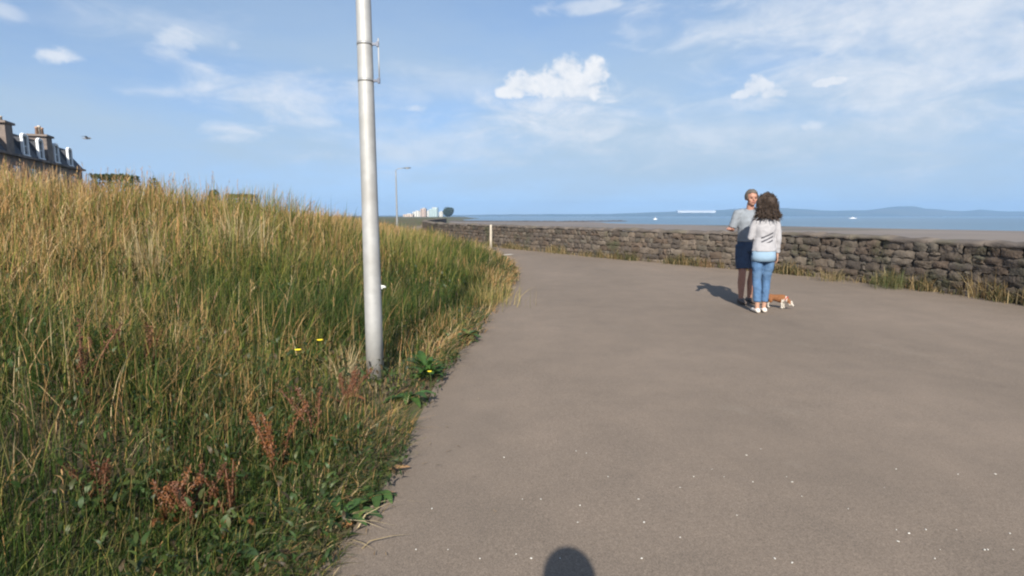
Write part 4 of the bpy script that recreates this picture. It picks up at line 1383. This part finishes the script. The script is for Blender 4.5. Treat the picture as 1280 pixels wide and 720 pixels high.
def person_woman():
    root = thing('person', 'woman seen from behind with big dark curly hair, pale top and cropped blue jeans', 'person', (3.62, 8.05, .012), -.06)
    root.scale = (.93, .96, 1.0)
    hipz = .86
    legs = {}
    for s in (-1, 1):
        fy = .0 if s < 0 else .06
        legs[s] = [(s * .085, 0, hipz), (s * .084, .01, .66), (s * .074, .018 + fy * .5, .47), (s * .070, -.01 + fy * .7, .30), (s * .062, -.02 + fy, .09)]
    # body: one skin
    bm = bmesh.new()
    for s in (-1, 1):
        tube(bm, legs[s], [.085, .075, .052, .050, .034], 14)
        x, y = legs[s][-1][:2]
        tube(bm, [(x, y, .12), (x, y, .06), (x, y - .01, .03)], [.034, .034, .032], 12)
        tube(bm, [(x, y - .055, .030), (x, y, .045), (x + s * .006, y + .09, .032), (x + s * .01, y + .165, .022)], [(.028, .026), (.034, .038), (.042, .026), (.030, .014)], 12, side=(1, 0, 0))
    tube(bm, [(0, 0, .76), (0, 0, .86), (0, .0, .96), (0, .005, 1.06), (0, 0, 1.20), (0, -.01, 1.31), (0, -.01, 1.37)],
         [(.12, .10), (.160, .112), (.155, .11), (.120, .088), (.148, .105), (.155, .085), (.06, .055)], 18, side=(1, 0, 0))
    tube(bm, [(0, -.012, 1.32), (0, .0, 1.43), (0, .008, 1.50)], [.055, .048, .046], 12)
    R = head(bm, (0, .015, 1.565), 1.0, .25)
    rs, re, rw = (.158, -.01, 1.325), (.196, -.03, 1.07), (.212, .02, .85)
    ls, le, lw = (-.158, -.01, 1.325), (-.205, .02, 1.08), (-.13, .23, 1.10)
    tube(bm, [(.10, -.01, 1.34), rs, re, rw], [.05, .046, .036, .024], 12)
    tube(bm, [(-.10, -.01, 1.34), ls, le, lw], [.05, .046, .036, .024], 12)
    hand(bm, rw, (.04, .12, -1), (-1, .1, 0), (0, 1, .1), .95, .5)
    hand(bm, lw, (.3, 1, .1), (0, 0, -1), (1, -.2, 0), .95, .4)
    fused('body', bm, M_SKIN, root, .0065, 3)
    face(root, R)
    # top
    bm = bmesh.new()
    tube(bm, [(0, 0, .885), (0, 0, .93), (0, .0, 1.0), (0, .005, 1.08), (0, 0, 1.20), (0, -.01, 1.31), (0, -.01, 1.365), (0, -.008, 1.385)],
         [(.182, .135), (.176, .130), (.165, .122), (.148, .108), (.165, .120), (.168, .098), (.085, .075), (.066, .062)], 22, side=(1, 0, 0))
    for S_, E_, W_, sg in ((rs, re, rw, 1), (ls, le, lw, -1)):
        W2 = Vector(E_).lerp(Vector(W_), .92)
        tube(bm, [(sg * .09, -.01, 1.335), S_, Vector(S_).lerp(Vector(E_), .5), E_, Vector(E_).lerp(Vector(W_), .5), W2], [.062, .060, .052, .047, .042, .038], 14)
    wrinkle(fused('top', bm, striped_top(), root, .009, 4), .0065, 13)
    bm = bmesh.new(); tube(bm, [(0, 0, .745), (0, 0, .80), (0, 0, .90)], [(.176, .132), (.180, .134), (.172, .126)], 22, side=(1, 0, 0)); obj('shirt_tail', bm, M_DENIML, root, True)
    # jeans, cropped
    bm = bmesh.new()
    tube(bm, [(0, 0, .74), (0, 0, .82), (0, 0, .93)], [(.158, .120), (.170, .124), (.160, .115)], 20, side=(1, 0, 0))
    for s in (-1, 1):
        P = legs[s]
        tube(bm, [P[0], P[1], P[2], P[3], Vector(P[3]).lerp(Vector(P[4]), .70)], [.092, .083, .064, .060, .058], 16)
    wrinkle(fused('jeans', bm, M_DENIM, root, .009, 4), .0065, 13)
    for s in (-1, 1):
        x, y = legs[s][-1][:2]
        bm = bmesh.new()
        tube(bm, [(x, y - .072, .028), (x, y - .02, .034), (x + s * .006, y + .09, .030), (x + s * .01, y + .182, .020)], [(.026, .030), (.037, .034), (.048, .032), (.030, .018)], 14, side=(1, 0, 0))
        obj('shoe', bm, M_SHOEL, root, True)
    # curls
    rnd = random.Random(5)
    bm = bmesh.new()
    vs = ball(bm, (0, -.025, 1.545), (.140, .130, .172), 4)
    for v in vs:
        v.co.x *= 1.0 + .6 * (1.60 - v.co.z) if v.co.z < 1.60 else 1.0 - .6 * (v.co.z - 1.60)
        n = mnoise.noise(v.co * 9) * .034 + mnoise.noise(v.co * 26) * .016
        v.co += (v.co - Vector((0, -.02, 1.55))).normalized() * n
        if v.co.y > .055 and abs(v.co.x) < .085: v.co.y = .055
    for q in range(900):
        d = Vector((rnd.gauss(0, 1), rnd.gauss(-.35, 1), rnd.gauss(0, 1))).normalized()
        if d.y > .45: continue
        c = Vector((0, -.025, 1.545)) + Vector((d.x * .150, d.y * .138, d.z * .178)) * rnd.uniform(.90, 1.0 + .2 * rnd.random() ** 2)
        c.x *= 1.0 + .6 * (1.60 - c.z) if c.z < 1.60 else 1.0 - .6 * (c.z - 1.60)
        a = d.orthogonal().normalized(); b_ = d.cross(a); ph = rnd.uniform(0, 6)
        rr = rnd.uniform(.012, .024)
        pts = [c + (a * math.cos(ph + t * 1.5) + b_ * math.sin(ph + t * 1.5)) * rr + Vector((0, 0, -.010 * t)) for t in range(6)]
        tube(bm, pts, [.0015, .003, .004, .004, .003, .0012], 5)
    for q in range(170):      # loose locks down to the shoulders
        a = rnd.uniform(PI * .92, PI * 2.08)
        x0, y0 = math.cos(a) * rnd.uniform(.09, .145), -.03 + math.sin(a) * rnd.uniform(.08, .135)
        z0, ln, ph = rnd.uniform(1.41, 1.50), rnd.uniform(.05, .11), rnd.uniform(0, 6)
        pts = [(x0 * (1 + .1 * t) + math.cos(ph + t * 1.7) * .012, y0 * (1 + .06 * t) + math.sin(ph + t * 1.7) * .012, z0 - ln * t / 6) for t in range(7)]
        tube(bm, pts, [.004, .006, .006, .0055, .005, .004, .0015], 5)
    obj('hair', bm, M_HAIRB, root, True)


def person_man():
    root = thing('person', 'grey haired man facing the camera in a grey blue shirt and dark blue shorts', 'person', (3.77, 8.95, .012), PI + .05)
    hipz = .93
    bm = bmesh.new()
    legs = {}
    for s in (-1, 1):
        fy = .05 if s > 0 else -.03
        legs[s] = [(s * .095, 0, hipz), (s * .098, .01, .71), (s * .095, .02 + fy * .5, .50), (s * .092, -.015 + fy * .8, .33), (s * .09, -.02 + fy, .09)]
        tube(bm, legs[s], [.09, .080, .056, .058, .036], 14)
        x, y = legs[s][-1][:2]
        tube(bm, [(x, y, .13), (x, y, .06), (x, y, .04)], [.037, .036, .034], 12)
        tube(bm, [(x, y - .06, .035), (x, y, .05), (x + s * .01, y + .10, .035), (x + s * .015, y + .19, .025)], [(.030, .030), (.036, .042), (.045, .028), (.032, .016)], 12, side=(1, 0, 0))
    tube(bm, [(0, 0, .84), (0, 0, .94), (0, 0, 1.06), (0, 0, 1.16), (0, 0, 1.30), (0, -.01, 1.42), (0, -.01, 1.48)],
         [(.12, .11), (.165, .12), (.155, .115), (.150, .115), (.175, .125), (.185, .10), (.07, .065)], 18, side=(1, 0, 0))
    tube(bm, [(0, -.01, 1.42), (0, .005, 1.53), (0, .015, 1.60)], [.068, .058, .055], 12)
    R = head(bm, (0, .03, 1.66), 1.04, -.12)
    rs, re, rw = (.195, -.01, 1.43), (.272, -.03, 1.17), (.40, .16, 1.19)
    ls, le, lw = (-.195, -.01, 1.43), (-.255, .02, 1.16), (-.16, .26, 1.13)
    tube(bm, [(.12, -.01, 1.44), rs, re, rw], [.058, .054, .043, .029], 12)
    tube(bm, [(-.12, -.01, 1.44), ls, le, lw], [.058, .054, .043, .029], 12)
    hand(bm, rw, (.45, 1, .08), (0, 0, -1), (-1, .4, 0), 1.05, .35)
    hand(bm, lw, (.2, 1, .15), (1, 0, 0), (0, 0, 1), 1.05, .5)
    fused('body', bm, M_SKINR, root, .0065, 3)
    face(root, R)
    bm = bmesh.new()
    tube(bm, [(0, 0, .985), (0, 0, 1.05), (0, 0, 1.16), (0, 0, 1.30), (0, -.01, 1.42), (0, -.01, 1.475), (0, -.005, 1.50)],
         [(.180, .142), (.176, .138), (.172, .134), (.194, .142), (.198, .115), (.095, .085), (.078, .074)], 22, side=(1, 0, 0))
    for S_, E_, sg in ((rs, re, 1), (ls, le, -1)):
        tube(bm, [(sg * .11, -.01, 1.435), S_, Vector(S_).lerp(Vector(E_), .5), Vector(S_).lerp(Vector(E_), .88)], [.072, .071, .066, .064], 14)
    wrinkle(fused('shirt', bm, M_SHIRTM, root, .009, 4), .0065, 13)
    bm = bmesh.new()
    tube(bm, [(0, 0, .83), (0, 0, .92), (0, 0, 1.03)], [(.165, .13), (.180, .134), (.168, .128)], 20, side=(1, 0, 0))
    for s in (-1, 1):
        P = legs[s]
        tube(bm, [P[0], P[1], Vector(P[1]).lerp(Vector(P[2]), .75)], [.108, .104, .098], 16)
    wrinkle(fused('shorts', bm, M_SHORTS, root, .009, 4), .0065, 13)
    for s in (-1, 1):
        x, y = legs[s][-1][:2]
        bm = bmesh.new()
        tube(bm, [(x, y - .08, .035), (x, y - .02, .045), (x + s * .01, y + .10, .036), (x + s * .015, y + .205, .024)], [(.030, .038), (.041, .044), (.051, .036), (.034, .022)], 14, side=(1, 0, 0))
        obj('shoe', bm, M_SHOED, root, True)
    bm = bmesh.new()
    vs = ball(bm, (0, .016, 1.70), (.096, .114, .112), 4)
    dele = []
    for v in vs:
        v.co += (v.co - Vector((0, .01, 1.69))).normalized() * (mnoise.noise(v.co * 30) * .008)
        q = v.co - Vector((0, .018, 1.70))
        if (q.y > .060 and q.z < .040) or q.z < -.065: dele.append(v)
    bmesh.ops.delete(bm, geom=dele, context='VERTS')
    hr = obj('hair', bm, M_HAIRG, root, True)
    sm = hr.modifiers.new('s', 'SOLIDIFY'); sm.thickness = .006


def dog():
    root = thing('dog', 'small brown and white dog sniffing the path beside the woman', 'dog', (4.04, 8.46, .010), -.6)
    root.scale = (.76, .76, .76)
    bm = bmesh.new()
    # trunk along +X, head lowered ahead
    tube(bm, [(-.19, 0, .205), (-.15, 0, .205), (-.05, 0, .20), (.06, 0, .19), (.13, 0, .195), (.17, 0, .20)], [(.04, .045), (.066, .068), (.062, .064), (.072, .085), (.066, .08), (.04, .05)], 14, side=(0, 1, 0))
    tube(bm, [(.13, 0, .21), (.19, -.01, .18), (.235, -.015, .135)], [(.05, .058), (.040, .046), (.036, .040)], 12, side=(0, 1, 0))
    ball(bm, (.25, -.018, .125), (.052, .044, .044), 3)
    tube(bm, [(.265, -.02, .115), (.30, -.022, .080), (.325, -.024, .058)], [(.030, .028), (.022, .020), (.015, .013)], 10, side=(0, 1, 0))
    for s in (-1, 1):
        ox = .01 * s
        tube(bm, [(.115 + ox, s * .045, .19), (.110 + ox, s * .047, .12), (.118 + ox, s * .047, .06), (.116 + ox, s * .047, .018)], [.036, .024, .017, .015], 10)
        tube(bm, [(.105 + ox, s * .047, .014), (.145 + ox, s * .047, .012)], [(.018, .013), (.015, .010)], 8, side=(0, 1, 0))
        ox = -.02 * s
        tube(bm, [(-.145 + ox, s * .042, .20), (-.115 + ox, s * .052, .13), (-.165 + ox, s * .05, .075), (-.158 + ox, s * .05, .018)], [.050, .036, .018, .015], 10)
        tube(bm, [(-.168 + ox, s * .05, .014), (-.130 + ox, s * .05, .012)], [(.018, .013), (.015, .010)], 8, side=(0, 1, 0))
        tube(bm, [(.235, -.018 + s * .038, .150), (.25, -.018 + s * .058, .115), (.262, -.018 + s * .058, .075)], [(.016, .008), (.026, .008), (.014, .006)], 8, side=(1, 0, 0))
    tube(bm, [(-.18, 0, .225), (-.235, .01, .255), (-.275, .02, .31), (-.285, .02, .35)], [.020, .018, .014, .007], 8)
    o = fused('body', bm, None, root, .006, 3)
    me = o.data
    ca = me.color_attributes.new('Col', 'FLOAT_COLOR', 'POINT')
    for i, v in enumerate(me.vertices):
        x, y, z = v.co
        n = mnoise.noise(v.co * 14) * .04
        white = z < .105 + n or (x > .272 + n * .3) or (z > .32) or (.10 < x < .20 and z < .19 + n) or (.165 < x < .195 + n * .5)
        ca.data[i].color = (.50, .46, .40, 1) if white else (.20, .085, .035, 1)
    me.materials.clear(); me.materials.append(mat('dog_fur', (1, 1, 1), .85, vary=.2, scale=40, attr=True, bump=.5, bump_scale=120))
    bm = bmesh.new(); ball(bm, (.330, -.024, .058), .010, 2); obj('nose', bm, M_EYE, root, True)
    bm = bmesh.new()
    for s in (-1, 1): ball(bm, (.283, -.018 + s * .030, .130), .007, 2)
    obj('eyes', bm, M_EYE, root, True)
    # collar
    bm = bmesh.new(); tube(bm, [(.172, -.006, .195), (.186, -.009, .187)], [(.052, .060), (.050, .058)], 14, side=(0, 1, 0)); obj('collar', bm, mat('red_collar', (.35, .05, .04), .6), root, True)


def person_filming():
    """The person who carries the camera on the brow of a cycle helmet; only the shadow of the head falls into view."""
    root = thing('person', 'person in dark clothes and a cycle helmet standing behind the camera', 'person', (.02, -.17, .012), 0)
    bm = bmesh.new()
    sc = .84
    for s in (-1, 1):
        tube(bm, [(s * .09, 0, .78), (s * .09, .02, .42), (s * .09, -.02, .09)], [.09, .055, .036], 12)
        tube(bm, [(s * .09, -.06, .035), (s * .09, 0, .05), (s * .10, .18, .025)], [(.03, .03), (.036, .04), (.03, .016)], 10, side=(1, 0, 0))
    tube(bm, [(0, 0, .70), (0, 0, .80), (0, 0, .92), (0, 0, 1.10), (0, -.01, 1.20), (0, -.01, 1.25)], [(.12, .1), (.165, .12), (.14, .11), (.165, .12), (.17, .10), (.06, .06)], 16, side=(1, 0, 0))
    tube(bm, [(0, -.01, 1.20), (0, 0, 1.34)], [.055, .05], 12)
    R = head(bm, (0, .01, 1.365), .95, 0)
    for s in (-1, 1):
        W_ = (s * .20, .24, .90)
        tube(bm, [(s * .12, -.01, 1.2), (s * .18, -.01, 1.19), (s * .22, -.03, .95), W_], [.055, .05, .04, .028], 12)
        hand(bm, W_, (0, 1, -.1), (0, 0, -1), (-s, .2, 0), 1.0, .8)
    fused('body', bm, M_SKIN, root, .008, 3)
    face(root, R)
    bm = bmesh.new()
    tube(bm, [(0, 0, .74), (0, 0, .92), (0, 0, 1.10), (0, -.01, 1.20), (0, -.01, 1.24)], [(.18, .135), (.165, .13), (.185, .14), (.185, .115), (.085, .08)], 18, side=(1, 0, 0))
    for s in (-1, 1): tube(bm, [(s * .10, -.01, 1.2), (s * .18, -.01, 1.19), (s * .22, -.03, .95), (s * .20, .22, .90)], [.07, .066, .055, .042], 12)
    fused('jacket', bm, M_SHORTS, root, .01, 3)
    bm = bmesh.new()
    tube(bm, [(0, 0, .68), (0, 0, .82)], [(.16, .12), (.175, .13)], 16, side=(1, 0, 0))
    for s in (-1, 1): tube(bm, [(s * .09, 0, .78), (s * .09, .02, .42), (s * .09, -.02, .08)], [.10, .075, .06], 12)
    fused('trousers', bm, M_SHOED, root, .01, 3)
    bm = bmesh.new()
    vs = ball(bm, (0, 0, 1.42), (.105, .135, .105), 3)
    bmesh.ops.delete(bm, geom=[v for v in vs if v.co.z < 1.385], context='VERTS')
    o = obj('helmet', bm, M_DARKMETAL, root, True)
    sm = o.modifiers.new('s', 'SOLIDIFY'); sm.thickness = .02


person_man()
person_woman()
dog()
person_filming()
